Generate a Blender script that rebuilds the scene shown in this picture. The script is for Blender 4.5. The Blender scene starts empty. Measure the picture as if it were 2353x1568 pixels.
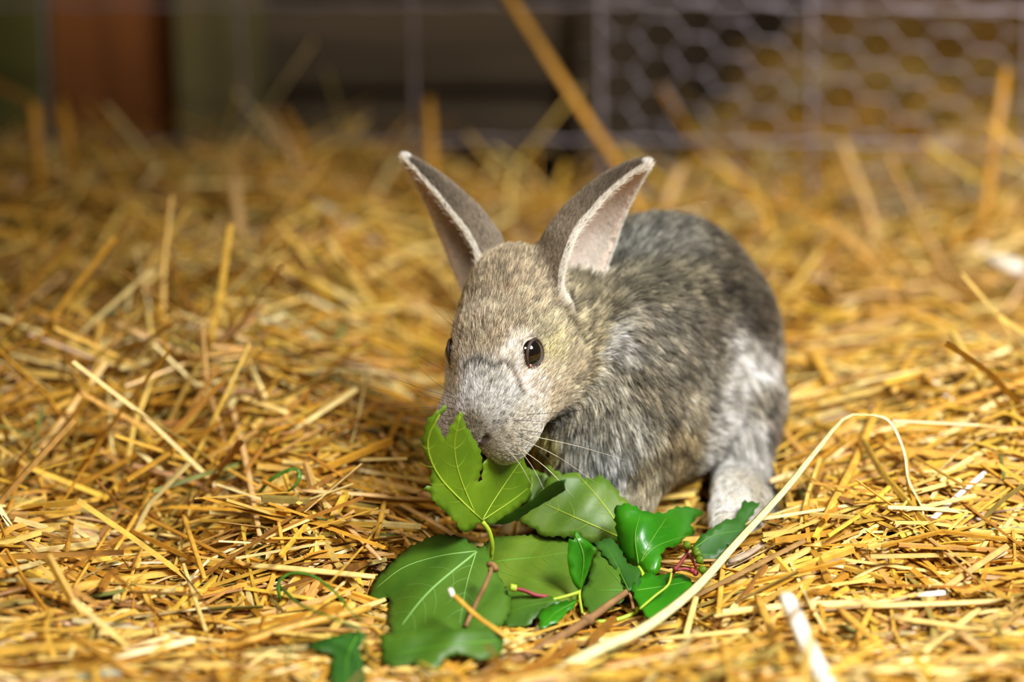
import bpy, bmesh, math, random
import numpy as np
from mathutils import Vector, Matrix, kdtree, noise as mnoise
from mathutils.geometry import delaunay_2d_cdt
from mathutils.bvhtree import BVHTree

rng = np.random.default_rng(7)
random.seed(7)
SC = bpy.context.scene
COL = SC.collection

# ------------------------------------------------------------------ camera, world, lights, exposure
IMG_W, IMG_H = 2353.0, 1568.0
LENS, SENSOR = 85.0, 36.0
FPX = LENS / SENSOR * IMG_W
PITCH = math.radians(18.0)
CAM_H = 0.5205
FOCUS = 1.305
cam_d = bpy.data.cameras.new('camera')
cam_d.lens = LENS; cam_d.sensor_width = SENSOR
cam_d.dof.use_dof = True; cam_d.dof.focus_distance = FOCUS; cam_d.dof.aperture_fstop = 2.4
cam_d.clip_start = 0.05; cam_d.clip_end = 50
cam = bpy.data.objects.new('camera', cam_d); COL.objects.link(cam)
cam.location = (0, 0, CAM_H); cam.rotation_euler = (math.pi/2 - PITCH, 0, 0)
SC.camera = cam

world = bpy.data.worlds.new('world'); SC.world = world; world.use_nodes = True
wb = world.node_tree.nodes['Background']
wb.inputs[0].default_value = (1.0, 0.82, 0.60, 1); wb.inputs[1].default_value = 0.11

def area_light(name, loc, target, size, size_y, power, color):
    l = bpy.data.lights.new(name, 'AREA'); l.shape = 'RECTANGLE'; l.size = size; l.size_y = size_y
    l.energy = power; l.color = color
    o = bpy.data.objects.new(name, l); COL.objects.link(o); o.location = loc
    o.rotation_euler = (Vector(target) - Vector(loc)).to_track_quat('-Z', 'Y').to_euler()
    return o
# daylight through the open door to the front right of the pen, and a smaller window behind the camera
area_light('door_daylight', (0.80, 0.66, 1.22), (0.22, 1.20, 0.0), 0.5, 0.5, 54, (0.96, 0.97, 1.0))
area_light('window_daylight', (-0.25, 0.0, 1.75), (0.0, 1.25, 0.05), 0.5, 0.5, 18, (1.0, 0.84, 0.62))
SC.view_settings.view_transform = 'Standard'
SC.view_settings.look = 'None'
SC.view_settings.gamma = 1.0
SC.view_settings.use_curve_mapping = False
SC.view_settings.exposure = 0.0

# ------------------------------------------------------------------ helpers
CP, SP = math.cos(PITCH), math.sin(PITCH)
CAMP = np.array([0, 0, CAM_H]); RV = np.array([1.0, 0, 0]); FV = np.array([0, CP, -SP]); UV = np.array([0, SP, CP])
def W(px, py, d):
    """the point at depth d (metres along the view axis) that photo pixel px, py looks at"""
    return CAMP + FV*d + RV*((px-IMG_W/2)/FPX*d) + UV*((IMG_H/2-py)/FPX*d)
def cv(r, u, f):            # direction given as right, up, forward of the camera
    return RV*r + UV*u + FV*f
def project(P):
    q = np.asarray(P) - CAMP
    d = q@FV
    return IMG_W/2 + (q@RV)/d*FPX, IMG_H/2 - (q@UV)/d*FPX, d
def unit(v):
    v = np.asarray(v, float); return v/np.maximum(np.linalg.norm(v, axis=-1, keepdims=True), 1e-12)
def sstep(a, b, x):
    t = np.clip((x-a)/(b-a), 0, 1); return t*t*(3-2*t)
def lin(c):
    c = np.asarray(c, float)/255.0
    return np.where(c <= 0.04045, c/12.92, ((c+0.055)/1.055)**2.4)

_wp = rng.uniform(-1, 1, (14, 3)); _wf = np.array([4, 5, 6, 8, 10, 12, 14, 16, 18, 21, 25, 30, 36, 42.0])
_wa = rng.uniform(0, 6.28, 14)
def ground(x, y):
    """height of the straw bedding"""
    x = np.asarray(x, float); y = np.asarray(y, float)
    z = np.zeros(np.broadcast(x, y).shape)
    for k in range(14):
        dx, dy = math.cos(_wa[k]), math.sin(_wa[k])
        z = z + 0.011/ (1+_wf[k]*0.16) * np.sin(_wf[k]*(dx*x+dy*y)*1.6 + 6*_wp[k, 0])
    away = 1 - np.exp(-(((x-0.06)/0.13)**2 + ((y-1.32)/0.12)**2))
    z = z*(0.35+0.65*away)
    z = z + 0.038*sstep(1.30, 1.43, y)*sstep(-0.05, -0.15, x)*(1-0.5*sstep(1.6, 1.9, y))
    z = z + 0.030*sstep(0.14, 0.34, x)*sstep(1.15, 1.5, y)
    z = z + 0.020*sstep(1.13, 1.03, y)*sstep(0.0, 0.12, x)
    z = z + 0.012*sstep(1.62, 1.8, y)
    z = z - 0.023*np.exp(-(((x-0.015)/0.105)**4 + ((y-1.20)/0.135)**4))
    z = z - 0.02*sstep(1.95, 2.1, y)
    return z
def G(px, py, off=0.0):
    """where the ray through a pixel meets the bedding, raised by off"""
    a = W(px, py, 1.0) - CAMP
    lo, hi = 0.8, 3.2
    ds = np.linspace(lo, hi, 600)
    P = CAMP + a*ds[:, None]
    below = P[:, 2] < ground(P[:, 0], P[:, 1]) + off
    k = int(np.argmax(below)) if below.any() else 399
    return P[k]

def Wc(px, py, d, gap=0.013):
    """as W, but kept above the bedding: no farther than just in front of where the ray meets it"""
    q = G(px, py, gap)
    return W(px, py, min(d, float((q-CAMP)@FV)))
def link(o, parent=None):
    COL.objects.link(o)
    if parent is not None: o.parent = parent
    return o
def tag(o, label=None, cat=None, group=None, kind=None):
    if label: o['label'] = label
    if cat: o['category'] = cat
    if group: o['group'] = group
    if kind: o['kind'] = kind
    return o
def empty(name, loc=(0, 0, 0)):
    o = bpy.data.objects.new(name, None); COL.objects.link(o); o.location = loc; o.empty_display_size = 0.02
    return o
def mesh_obj(name, V, F, mat, parent=None, smooth=True, origin=None):
    V = np.asarray(V, float)
    o_ = np.zeros(3) if origin is None else np.asarray(origin, float)
    q = parent
    while q is not None and origin is None: o_ = o_ + np.array(q.location); q = q.parent
    me = bpy.data.meshes.new(name)
    me.from_pydata((V - o_).tolist(), [], [tuple(int(i) for i in f) for f in F])
    if smooth: me.polygons.foreach_set('use_smooth', np.ones(len(me.polygons), bool))
    me.update()
    if mat: me.materials.append(mat)
    ob = bpy.data.objects.new(name, me); link(ob, parent)
    if parent is None and origin is not None: ob.location = tuple(o_)
    return ob
def mesh_fast(name, V, F, mat, parent=None, smooth=True):
    """uniform faces (n,3) or (n,4)"""
    V = np.ascontiguousarray(V, np.float32); F = np.ascontiguousarray(F, np.int32)
    me = bpy.data.meshes.new(name); k = F.shape[1]
    me.vertices.add(len(V)); me.vertices.foreach_set('co', V.ravel())
    me.loops.add(F.size); me.loops.foreach_set('vertex_index', F.ravel())
    me.polygons.add(len(F)); me.polygons.foreach_set('loop_start', np.arange(0, F.size, k, dtype=np.int32))
    me.polygons.foreach_set('loop_total', np.full(len(F), k, np.int32))
    me.polygons.foreach_set('use_smooth', np.full(len(F), smooth))
    me.update(calc_edges=True); me.validate()
    if mat: me.materials.append(mat)
    ob = bpy.data.objects.new(name, me); link(ob, parent); return ob
def col_attr(ob, cols, name='tint'):
    a = ob.data.attributes.new(name, 'FLOAT_COLOR', 'POINT')
    c = np.ones((len(cols), 4), np.float32); c[:, :3] = cols
    a.data.foreach_set('color', c.ravel())

_vt = np.random.default_rng(3).uniform(-1, 1, 4096).astype(np.float32)
def vnoise(P):
    """value noise, -1..1"""
    I = np.floor(P).astype(np.int64); f = P-I; f = f*f*(3-2*f); out = np.zeros(len(P))
    for a in (0, 1):
        for b in (0, 1):
            for c in (0, 1):
                h = ((I[:, 0]+a)*73856093 ^ (I[:, 1]+b)*19349663 ^ (I[:, 2]+c)*83492791) & 4095
                out += _vt[h]*(f[:, 0] if a else 1-f[:, 0])*(f[:, 1] if b else 1-f[:, 1])*(f[:, 2] if c else 1-f[:, 2])
    return out
def smooth_path(pts, n):
    """Catmull-Rom resample of a polyline"""
    P = np.asarray(pts, float)
    if len(P) == 2:
        t = np.linspace(0, 1, n)[:, None]; return P[0]*(1-t)+P[1]*t
    Q = np.vstack([2*P[0]-P[1], P, 2*P[-1]-P[-2]])
    out = []
    for s in np.linspace(0, len(P)-1-1e-6, n):
        i = int(s); t = s-i
        a, b, c, d = Q[i], Q[i+1], Q[i+2], Q[i+3]
        out.append(0.5*((2*b)+(-a+c)*t+(2*a-5*b+4*c-d)*t*t+(-a+3*b-3*c+d)*t**3))
    return np.array(out)
def sweep(path, widths, heights, sides=6, up=(0, 0, 1), twist=0.0, cap=True):
    """elliptic tube along a path; widths / heights are half sizes"""
    P = np.asarray(path, float); n = len(P)
    T = unit(np.gradient(P, axis=0))
    widths = np.broadcast_to(widths, n); heights = np.broadcast_to(heights, n)
    up = np.asarray(up, float)
    V = []; F = []
    for i in range(n):
        u_ = up if abs(T[i]@up) < 0.95 else np.array([1.0, 0.1, 0])
        s = unit(np.cross(T[i], u_)); h = np.cross(s, T[i])
        tw = twist*i/max(n-1, 1)
        s, h = s*math.cos(tw)+h*math.sin(tw), h*math.cos(tw)-s*math.sin(tw)
        for k in range(sides):
            a = 2*math.pi*k/sides
            V.append(P[i] + s*math.cos(a)*widths[i] + h*math.sin(a)*heights[i])
    for i in range(n-1):
        for k in range(sides):
            k2 = (k+1) % sides
            F.append((i*sides+k, i*sides+k2, (i+1)*sides+k2, (i+1)*sides+k))
    if cap:
        F.append(tuple(range(sides))[::-1]); F.append(tuple((n-1)*sides+k for k in range(sides)))
    return np.array(V), F
def join(parts):
    V = []; F = []; o = 0
    for v, f in parts:
        V.append(v); F += [tuple(i+o for i in q) for q in f]; o += len(v)
    return np.vstack(V), F

# ------------------------------------------------------------------ materials
def mat(name, color, rough=0.6, spec=0.4, metal=0.0, noise_scale=None, noise_amt=0.25, bump=0.0, transl=0.0, attr=None,
        stretch=(1, 1, 1), color2=None):
    m = bpy.data.materials.new(name); m.use_nodes = True
    nt = m.node_tree; nd = nt.nodes; L = nt.links
    bs = nd['Principled BSDF']; outn = nd['Material Output']
    bs.inputs['Roughness'].default_value = rough; bs.inputs['Metallic'].default_value = metal
    bs.inputs['Specular IOR Level'].default_value = spec
    src = None
    if attr:
        at = nd.new('ShaderNodeAttribute'); at.attribute_name = attr; src = at.outputs['Color']
    if noise_scale:
        tc = nd.new('ShaderNodeTexCoord'); mp = nd.new('ShaderNodeMapping'); mp.inputs['Scale'].default_value = stretch
        L.new(tc.outputs['Object'], mp.inputs['Vector'])
        nz = nd.new('ShaderNodeTexNoise'); nz.inputs['Scale'].default_value = noise_scale; nz.inputs['Detail'].default_value = 5
        L.new(mp.outputs['Vector'], nz.inputs['Vector'])
        mx = nd.new('ShaderNodeMix'); mx.data_type = 'RGBA'
        if color2 is not None:
            rp = nd.new('ShaderNodeMapRange'); rp.inputs[1].default_value = 0.35; rp.inputs[2].default_value = 0.65
            L.new(nz.outputs['Fac'], rp.inputs[0]); L.new(rp.outputs[0], mx.inputs['Factor'])
            mx.inputs['B'].default_value = (*color2, 1)
        else:
            mx.blend_type = 'MULTIPLY'; mx.inputs['Factor'].default_value = 1.0
            rp = nd.new('ShaderNodeMapRange'); rp.inputs[1].default_value = 0.3; rp.inputs[2].default_value = 0.7
            rp.inputs[3].default_value = 1-noise_amt; rp.inputs[4].default_value = 1+noise_amt
            cb = nd.new('ShaderNodeCombineColor')
            L.new(nz.outputs['Fac'], rp.inputs[0])
            for i in range(3): L.new(rp.outputs[0], cb.inputs[i])
            L.new(cb.outputs[0], mx.inputs['B'])
        if src is not None: L.new(src, mx.inputs['A'])
        else: mx.inputs['A'].default_value = (*color, 1)
        src = mx.outputs['Result']
        if bump:
            bp = nd.new('ShaderNodeBump'); bp.inputs['Strength'].default_value = bump; bp.inputs['Distance'].default_value = 0.002
            L.new(nz.outputs['Fac'], bp.inputs['Height']); L.new(bp.outputs['Normal'], bs.inputs['Normal'])
    if src is not None: L.new(src, bs.inputs['Base Color'])
    else: bs.inputs['Base Color'].default_value = (*color, 1)
    if transl:
        tr = nd.new('ShaderNodeBsdfTranslucent'); ms = nd.new('ShaderNodeMixShader'); ms.inputs[0].default_value = transl
        if src is not None: L.new(src, tr.inputs['Color'])
        else: tr.inputs['Color'].default_value = (*color, 1)
        L.new(bs.outputs[0], ms.inputs[1]); L.new(tr.outputs[0], ms.inputs[2]); L.new(ms.outputs[0], outn.inputs['Surface'])
    return m
M = {}
M['straw'] = mat('straw', (0.6, 0.4, 0.12), 0.42, 0.5, noise_scale=160, noise_amt=0.22, transl=0.16, attr='tint')
M['earth'] = mat('earth', lin((120, 80, 28)), 0.95, 0.1, noise_scale=30, noise_amt=0.5, bump=0.6)
M['litter'] = mat('litter', lin((150, 102, 30)), 0.95, 0.1, noise_scale=45, noise_amt=0.35, bump=0.5)
M['wire'] = mat('galvanised_wire', lin((150, 140, 144)), 0.45, 0.5, metal=0.55, noise_scale=60, noise_amt=0.2)
M['dark_wood'] = mat('dark_wood', lin((76, 64, 48)), 0.9, 0.15, noise_scale=9, noise_amt=0.35, bump=0.5, stretch=(0.5, 6, 6))
M['red_wood'] = mat('red_wood', lin((128, 76, 36)), 0.85, 0.2, noise_scale=8, noise_amt=0.3, bump=0.4, stretch=(6, 6, 0.5))
M['olive_wood'] = mat('olive_wood', lin((108, 98, 62)), 0.9, 0.2, noise_scale=8, noise_amt=0.25, bump=0.4, stretch=(6, 6, 0.5))
M['green_wood'] = mat('green_wood', lin((86, 84, 40)), 0.9, 0.2, noise_scale=8, noise_amt=0.25, bump=0.3, stretch=(6, 6, 0.5))
M['grey_far'] = mat('grey_far', lin((150, 140, 142)), 0.9, 0.2, noise_scale=5, noise_amt=0.2)

# ------------------------------------------------------------------ setting: floor, walls beyond the fence
FLOOR_Z = -0.06
def box(x0, x1, y0, y1, z0, z1):
    V = np.array([(x, y, z) for z in (z0, z1) for y in (y0, y1) for x in (x0, x1)], float)
    F = [(0, 2, 3, 1), (4, 5, 7, 6), (0, 1, 5, 4), (2, 6, 7, 3), (0, 4, 6, 2), (1, 3, 7, 5)]
    return V, F
V, F = box(-3, 3, -1.5, 5, FLOOR_Z-0.05, FLOOR_Z)
fl = mesh_obj('floor', V, F, M['earth'], smooth=False); tag(fl, 'brown earth floor of the pen under the straw', 'floor', kind='structure')
# litter ground under the straw, following the bedding
gx = np.linspace(-0.85, 0.95, 140); gy = np.linspace(0.75, 3.4, 190)
GX, GY = np.meshgrid(gx, gy)
GZ = np.maximum(ground(GX, GY) - 0.016, FLOOR_Z+0.002)
V = np.stack([GX, GY, GZ], -1).reshape(-1, 3)
ii, jj = np.meshgrid(np.arange(189), np.arange(139), indexing='ij'); a = (ii*140+jj).ravel()
F = np.stack([a, a+1, a+141, a+140], -1)
mid_ = V[F].mean(1); F = F[(mid_[:, 1] < 2.0) | (mid_[:, 0] > 0.13+(mid_[:, 1]-2.06)*0.29)]      # stops at the walls
LITTER = (V, F)      # linked once the rabbit stands on it

# boarded partition behind the fence: horizontal planks between posts
def plank(V_F, m, parent, name='plank'):
    return mesh_obj(name, *V_F, m, parent, smooth=False)
wb_root = empty('wall_back', (0, 2.12, -0.05)); tag(wb_root, 'dark weathered plank partition behind the wire fence', 'wall', kind='structure')
r2 = random.Random(3)
zs = [-0.06, 0.035, 0.05, 0.16, 0.27, 0.39]
tops = [0.0, 0.028, 0.05, 0.155, 0.262, 0.38]
for k, (z0, z1) in enumerate([(-0.06, -0.012), (0.012, 0.062), (0.075, 0.15), (0.158, 0.235), (0.245, 0.33), (0.34, 0.359)]):
    dy = r2.uniform(-0.006, 0.01) + (0.0 if k != 2 else -0.012)
    plank(box(-0.36+r2.uniform(-.01, .01), 0.0735, 2.105+dy, 2.135+dy, z0, z1), M['dark_wood'], wb_root)
plank(box(-1.0, 0.0895, 2.17, 2.19, -0.06, 0.359), M['dark_wood'], wb_root, 'backing_board')
# rust brown board, olive post and green boards at the left
x = lambda px, d: (px-IMG_W/2)/FPX*d
plank(box(x(140, 2.12), x(405, 2.12), 2.06, 2.10, -0.06, 0.359), M['red_wood'], wb_root, 'rust_brown_board')
plank(box(x(420, 2.1), x(610, 2.1), 2.03, 2.10, -0.06, 0.359), M['olive_wood'], wb_root, 'post')
plank(box(x(-260, 2.08), x(-75, 2.08), 2.02, 2.06, -0.06, 0.359), M['green_wood'], wb_root, 'green_board')
plank(box(x(-72, 2.08), x(118, 2.08), 2.02, 2.06, -0.06, 0.359), M['green_wood'], wb_root, 'green_board')
# partition end running back to the right
ws = empty('wall_side', (0.1, 2.1, -0.05)); tag(ws, 'dark plank side wall running back beyond the fence', 'wall', kind='structure')
A = np.array([0.085, 2.06]); B = np.array([0.40, 3.15])
ud = unit(B-A); nd_ = np.array([ud[1], -ud[0]])
for k, (z0, z1) in enumerate([(-0.06, 0.05), (0.056, 0.16), (0.168, 0.28), (0.288, 0.359)]):
    o_ = nd_*r2.uniform(-0.004, 0.004)
    q = [A+o_, B+o_, B+o_-nd_*0.03, A+o_-nd_*0.03]
    V = np.array([(*p, z) for z in (z0, z1) for p in q])
    F = [(3, 2, 1, 0), (4, 5, 6, 7), (0, 1, 5, 4), (1, 2, 6, 5), (2, 3, 7, 6), (3, 0, 4, 7)]
    plank((V, F), M['dark_wood'], ws)
V, F = box(-3, 3, 3.5, 3.55, -0.1, 2.4)
wf = mesh_obj('wall_far', V, F, M['grey_far'], smooth=False); tag(wf, 'pale grey plaster wall at the far end of the barn', 'wall', kind='structure')

# low slatted roof added out of view, shaped to shade the back and left
rf = empty('added_shade_roof', (0, 2.0, 0.36)); tag(rf, 'added unseen roof of spaced planks shading the back of the pen', 'roof', kind='structure')
edge_x = lambda y: float(np.interp(y, [1.15, 1.25, 1.45, 1.74, 1.80, 3.0], [-0.14, -0.02, 0.08, 0.2, 1.5, 1.5]))
for k in range(-1, 13):
    y0 = 1.30 + k*0.142; y1 = y0+(0.080 if k < 3 else 0.05)
    v = np.array([(-1.6, y0, .36), (edge_x(y0), y0, .36), (edge_x(y1), y1, .36), (-1.6, y1, .36)])
    V = np.vstack([v, v+np.array([0, 0, 0.02])]); F = [(3, 2, 1, 0), (4, 5, 6, 7), (0, 1, 5, 4), (1, 2, 6, 5), (2, 3, 7, 6), (3, 0, 4, 7)]
    plank((V, F), M['dark_wood'], rf, 'shade_board')

# ------------------------------------------------------------------ fence: welded field wire and hexagonal netting
def fence_y(px): return 1.935 - 0.085*px/2353.0
def on_fence(px, py, off=0.0):
    """the ray through a pixel meets the upright plane of the fence"""
    a = W(px, py, 1.0) - CAMP; return CAMP + a*((fence_y(px)+off)/a[1])
fr = empty('field_fence', tuple(on_fence(1200, 560)))
tag(fr, 'grey galvanised field fence of wide rectangular wire mesh behind the rabbit', 'fence')
for (xt, xb) in [(92, 122), (540, 588), (941, 962), (1378, 1386), (1862, 1866), (2362, 2352), (-380, -330)]:
    a = on_fence(xt, -160); b = on_fence(xb, 640); b2 = b+(b-a)*0.05
    pth = smooth_path([a, a*.7+b*.3+np.array([random.uniform(-.001, .001), 0, 0]), a*.35+b*.65, b2], 18)
    v, f = sweep(pth, 0.0019, 0.0019, 7); mesh_obj('vertical_wire', v, f, M['wire'], fr)
for ys in [(318, 322, 320, 326, 340), (12, 14, 12, 14, 30), (-290, -290, -290, -290, -280)]:
    pts = [on_fence(px, y, -0.0025) for px, y in zip((-300, 500, 1200, 1750, 2600), ys)]      # welded to the front of the uprights
    pth = smooth_path(pts, 60); pth[:, 2] += 0.0012*np.sin(np.arange(60)*1.9)
    v, f = sweep(pth, 0.0014, 0.0014, 7); mesh_obj('horizontal_wire', v, f, M['wire'], fr)
# hexagonal netting: each wire zigzags along the fence and twists with the next one
nr = empty('chicken_wire', tuple(on_fence(1700, 560, 0.006)))
tag(nr, 'fine hexagonal galvanised netting fixed behind the wide wire mesh', 'netting')
p0 = on_fence(900, 560, 0.006); p1 = on_fence(2353, 560, 0.006)
e1 = unit((p1-p0)*np.array([1, 1, 0])); cw, ch = 0.0285, 0.0143
for r in range(24):
    P = []
    for c in range(5, 30):
        z = -0.05 + r*ch + (0.5 if (c + r) % 2 == 0 else -0.5)*ch
        for s_ in (c*cw + cw*0.2, c*cw + cw*0.8):       # the twisted part, shared with the neighbouring wire
            q = p0 + e1*s_
            P.append([q[0]+0.003*math.sin(z*40+s_*7), q[1]+0.0015*math.sin(s_*9+r*.2), z + 0.005*math.sin(s_*6.0+1)])
    v, f = sweep(np.array(P), 0.0008, 0.0008, 4); mesh_obj('netting_wire', v, f, M['wire'], nr)

# ------------------------------------------------------------------ rabbit: one continuous surface grown from blended volumes
H0 = W(1147, 806, 1.330)                                    # midpoint between the eyes
HF = unit(cv(-0.24, -0.76, -0.60))                          # towards the nose
HR = cv(0.90, -0.06, -0.42); HR = unit(HR - HF*(HR@HF))     # towards the rabbit's own left
HU = np.cross(HF, HR);  HU = HU if HU@UV > 0 or HU@FV < 0 else -HU
def Hd(f, r, u): return H0 + (HF*f + HR*r + HU*u)*0.001     # head coordinates in millimetres
BF = unit(np.array([-0.50, -0.86, 0])); BR = np.array([-BF[1], BF[0], 0]); BR = BR if BR[0] > 0 else -BR
BU = np.array([0, 0, 1.0])
HEADAX = (HF, HR, HU); BODYAX = (BF, BR, BU)
PR = []     # (kind, data, blend, flow, zone)
def ell(c, rad, axes, k=0.012, flow=(0, 0, 0), zone='body'):
    PR.append(('e', np.asarray(c), np.asarray(rad)*0.001, axes, k, np.asarray(flow, float), zone))
def cone(a, b, ra, rb, k=0.012, flow=(0, 0, 0), zone='body'):
    PR.append(('c', np.asarray(a), np.asarray(b), ra*0.001, rb*0.001, k, np.asarray(flow, float), zone))
backflow = -BF*0.9 - BU*0.45
downflow = -BF*0.35 - BU*0.9
# trunk
ell(W(1540, 772, 1.470), (72, 53, 67), BODYAX, 0.02, backflow)
ell(W(1495, 755, 1.437), (62, 49, 64), BODYAX, 0.025, backflow)
ell(W(1440, 850, 1.400), (50, 42, 52), BODYAX, 0.025, downflow)
ell(W(1395, 975, 1.378), (34, 36, 42), BODYAX, 0.02, downflow)
ell(W(1520, 950, 1.43), (62, 44, 36), BODYAX, 0.02, backflow)
cone(Hd(-30, 0, -6), W(1425, 800, 1.405), 27, 40, 0.02, -HF*0.6-HU*0.2-BF*0.4)
cone(Hd(-18, 2, -26), W(1400, 930, 1.388), 22, 38, 0.02, -HF*0.4-BU*0.7)
# near haunch, shank and foot
ell(W(1664, 855, 1.462), (50, 27, 58), BODYAX, 0.014, downflow)
cone(W(1702, 930, 1.450), W(1706, 1066, 1.432), 25, 15, 0.012, -BU)
cone(W(1706, 1114, 1.424), W(1694, 1178, 1.376), 16.5, 14, 0.006, BF-BU*.3, 'foot')
cone(W(1756, 1120, 1.44), W(1752, 1182, 1.40), 9, 8, 0.006, BF-BU*.3, 'foot')
for dx in (-24, -8, 8, 23):
    cone(W(1694+dx, 1180, 1.378), W(1692+dx*1.2, 1206, 1.358), 7.5, 6.2, 0.006, BF-BU*.3, 'foot')
# far haunch and foot
ell(W(1500, 900, 1.50), (46, 26, 50), BODYAX, 0.014, downflow)
cone(W(1490, 1040, 1.485), W(1462, 1090, 1.43), 15, 12, 0.01, BF, 'foot')
# forelegs and paws
cone(W(1470, 1000, 1.385), W(1440, 1140, 1.372), 24, 13, 0.014, -BU)
cone(W(1440, 1140, 1.372), W(1424, 1195, 1.350), 12, 10, 0.008, BF-BU*.3, 'foot')
cone(W(1340, 1030, 1.372), W(1322, 1165, 1.366), 24, 13, 0.014, -BU)
cone(W(1322, 1165, 1.366), W(1306, 1200, 1.348), 12, 10, 0.008, BF-BU*.3, 'foot')
ell(W(1640, 950, 1.545), (17, 17, 19), BODYAX, 0.006, -BF+BU*.5, 'foot')            # tail
# head
hb = -HF
ell(Hd(-22, 0, 1), (40, 23.5, 25), HEADAX, 0.012, hb, 'head')
cone(Hd(-4, 0, 4), Hd(43, 0, 0.5), 19.5, 13.5, 0.010, hb, 'head')
for s in (-1, 1):
    ell(Hd(-9, 14*s, -18), (35, 16, 24), HEADAX, 0.012, hb+HR*s*.25, 'head')
    cone(Hd(34, 12*s, -15), Hd(-8, 17*s, -24), 13.5, 19, 0.012, hb+HR*s*.3, 'head')
    ell(Hd(41, 14.5*s, -13), (20, 14.5, 15.5), HEADAX, 0.010, hb+HR*s*.8, 'muzzle')
    ell(Hd(50, 11*s, -16.5), (12.5, 11.5, 12.5), HEADAX, 0.005, hb*.5+HR*s*.8-HU*.3, 'muzzle')
    ell(Hd(1, 17*s, 8), (15, 6.5, 8), HEADAX, 0.008, hb, 'head')
ell(Hd(52, 0, -4), (9.5, 8.5, 7.5), HEADAX, 0.005, hb+HU*.2, 'muzzle')
ell(Hd(40, 0, -28), (17, 11, 8), HEADAX, 0.008, hb, 'muzzle')
cone(Hd(30, 0, -20), Hd(-15, 0, -30), 12, 18, 0.012, hb, 'head')
ell(Hd(-44, 0, 12), (18, 14, 12), HEADAX, 0.015, hb, 'head')

def sdf(P, p):
    if p[0] == 'e':
        _, c, r, ax, k, _, _ = p
        q = P - c
        l = np.stack([q@ax[0], q@ax[1], q@ax[2]], -1)
        k0 = np.linalg.norm(l/r, axis=-1); k1 = np.linalg.norm(l/(r*r), axis=-1)
        return k0*(k0-1)/np.maximum(k1, 1e-6)
    _, a, b, ra, rb, k, _, _ = p
    ab = b-a; t = np.clip(((P-a)@ab)/(ab@ab), 0, 1)
    return np.linalg.norm(P-a-t[..., None]*ab, axis=-1) - (ra+(rb-ra)*t)
def bounds(p):
    if p[0] == 'e': r = p[2].max(); return p[1]-r, p[1]+r
    r = max(p[3], p[4]); return np.minimum(p[1], p[2])-r, np.maximum(p[1], p[2])+r

# ears: open curled shells. rows along the ear, columns round the shell
EARS = []
def ear(rows, o_lat, o_cam, half, side):
    """rows: (px, py, depth, radius mm); opening direction given as image right / towards camera"""
    C = smooth_path([W(a, b, c) for a, b, c, _ in rows], 90)
    Rr = np.interp(np.linspace(0, 1, 90), np.linspace(0, 1, len(rows)), [q[3] for q in rows])*0.001
    T = unit(np.gradient(C, axis=0))
    o = cv(o_lat, 0, -o_cam)
    S = []; N = []; A_ = []; Tt = []; TT = []
    angs = np.linspace(-1, 1, 61)
    for i in range(90):
        t = i/89
        oo = unit(o - T[i]*(o@T[i])); w = np.cross(T[i], oo)
        hs = half*(1.12 - 0.28*t + 0.25*max(0, 0.2-t)/0.2)
        for a in angs:
            th = math.pi + a*hs*1.0
            nrm = oo*math.cos(th)+w*math.sin(th)
            S.append(C[i]+nrm*Rr[i]); N.append(nrm); A_.append(a); Tt.append(t); TT.append(T[i])
    EARS.append(dict(S=np.array(S), N=np.array(N), a=np.array(A_), t=np.array(Tt), T=np.array(TT), side=side))
ear([(1300, 750, 1.350, 7), (1298, 705, 1.351, 14), (1306, 650, 1.352, 20), (1334, 590, 1.353, 22.5), (1370, 530, 1.354, 20.5), (1412, 465, 1.352, 15), (1458, 410, 1.348, 8), (1489, 380, 1.345, 1.5)],
    0.90, 0.44, math.radians(100), 1)
ear([(1104, 725, 1.366, 7), (1106, 685, 1.371, 13.5), (1100, 640, 1.374, 18), (1078, 588, 1.376, 19.5), (1044, 528, 1.376, 17.5), (1000, 462, 1.373, 12.5), (958, 405, 1.369, 6.5), (930, 366, 1.366, 1.2)],
    -0.94, 0.34, math.radians(100), -1)

VOX = 0.0015
lo = np.min([bounds(p)[0] for p in PR]+[e['S'].min(0) for e in EARS], axis=0) - 0.012
hi = np.max([bounds(p)[1] for p in PR]+[e['S'].max(0) for e in EARS], axis=0) + 0.012
dims = np.ceil((hi-lo)/VOX).astype(int)+1
S = np.full(dims, 0.05, np.float32)
def block(a, b):
    i0 = np.maximum(np.floor((a-lo)/VOX).astype(int), 0); i1 = np.minimum(np.ceil((b-lo)/VOX).astype(int)+1, dims)
    g = np.meshgrid(*[lo[q]+VOX*np.arange(i0[q], i1[q]) for q in range(3)], indexing='ij')
    return tuple(slice(i0[q], i1[q]) for q in range(3)), np.stack(g, -1)
for p in PR:
    a, b = bounds(p); sl, P = block(a-0.02, b+0.02)
    d = sdf(P, p).astype(np.float32); k = p[-3]; cur = S[sl]
    h = np.maximum(k-np.abs(cur-d), 0)/k
    S[sl] = np.minimum(cur, d) - h*h*k*0.25
# the shells of the ears, unioned in
for e in EARS:
    E = e['S']; I = np.round((E-lo)/VOX).astype(int)
    D = np.full(dims, 0.05, np.float32)
    off = np.stack(np.meshgrid(*[np.arange(-4, 5)]*3, indexing='ij'), -1).reshape(-1, 3)
    for o in off:
        J = I+o; dd = np.linalg.norm(lo+J*VOX-E, axis=1).astype(np.float32)
        np.minimum.at(D, (J[:, 0], J[:, 1], J[:, 2]), dd)
    th = 0.00165
    d = D-th; k = 0.006; h = np.maximum(k-np.abs(S-d), 0)/k
    S = np.minimum(S, d) - h*h*k*0.25*(S < 0.012)
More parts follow.
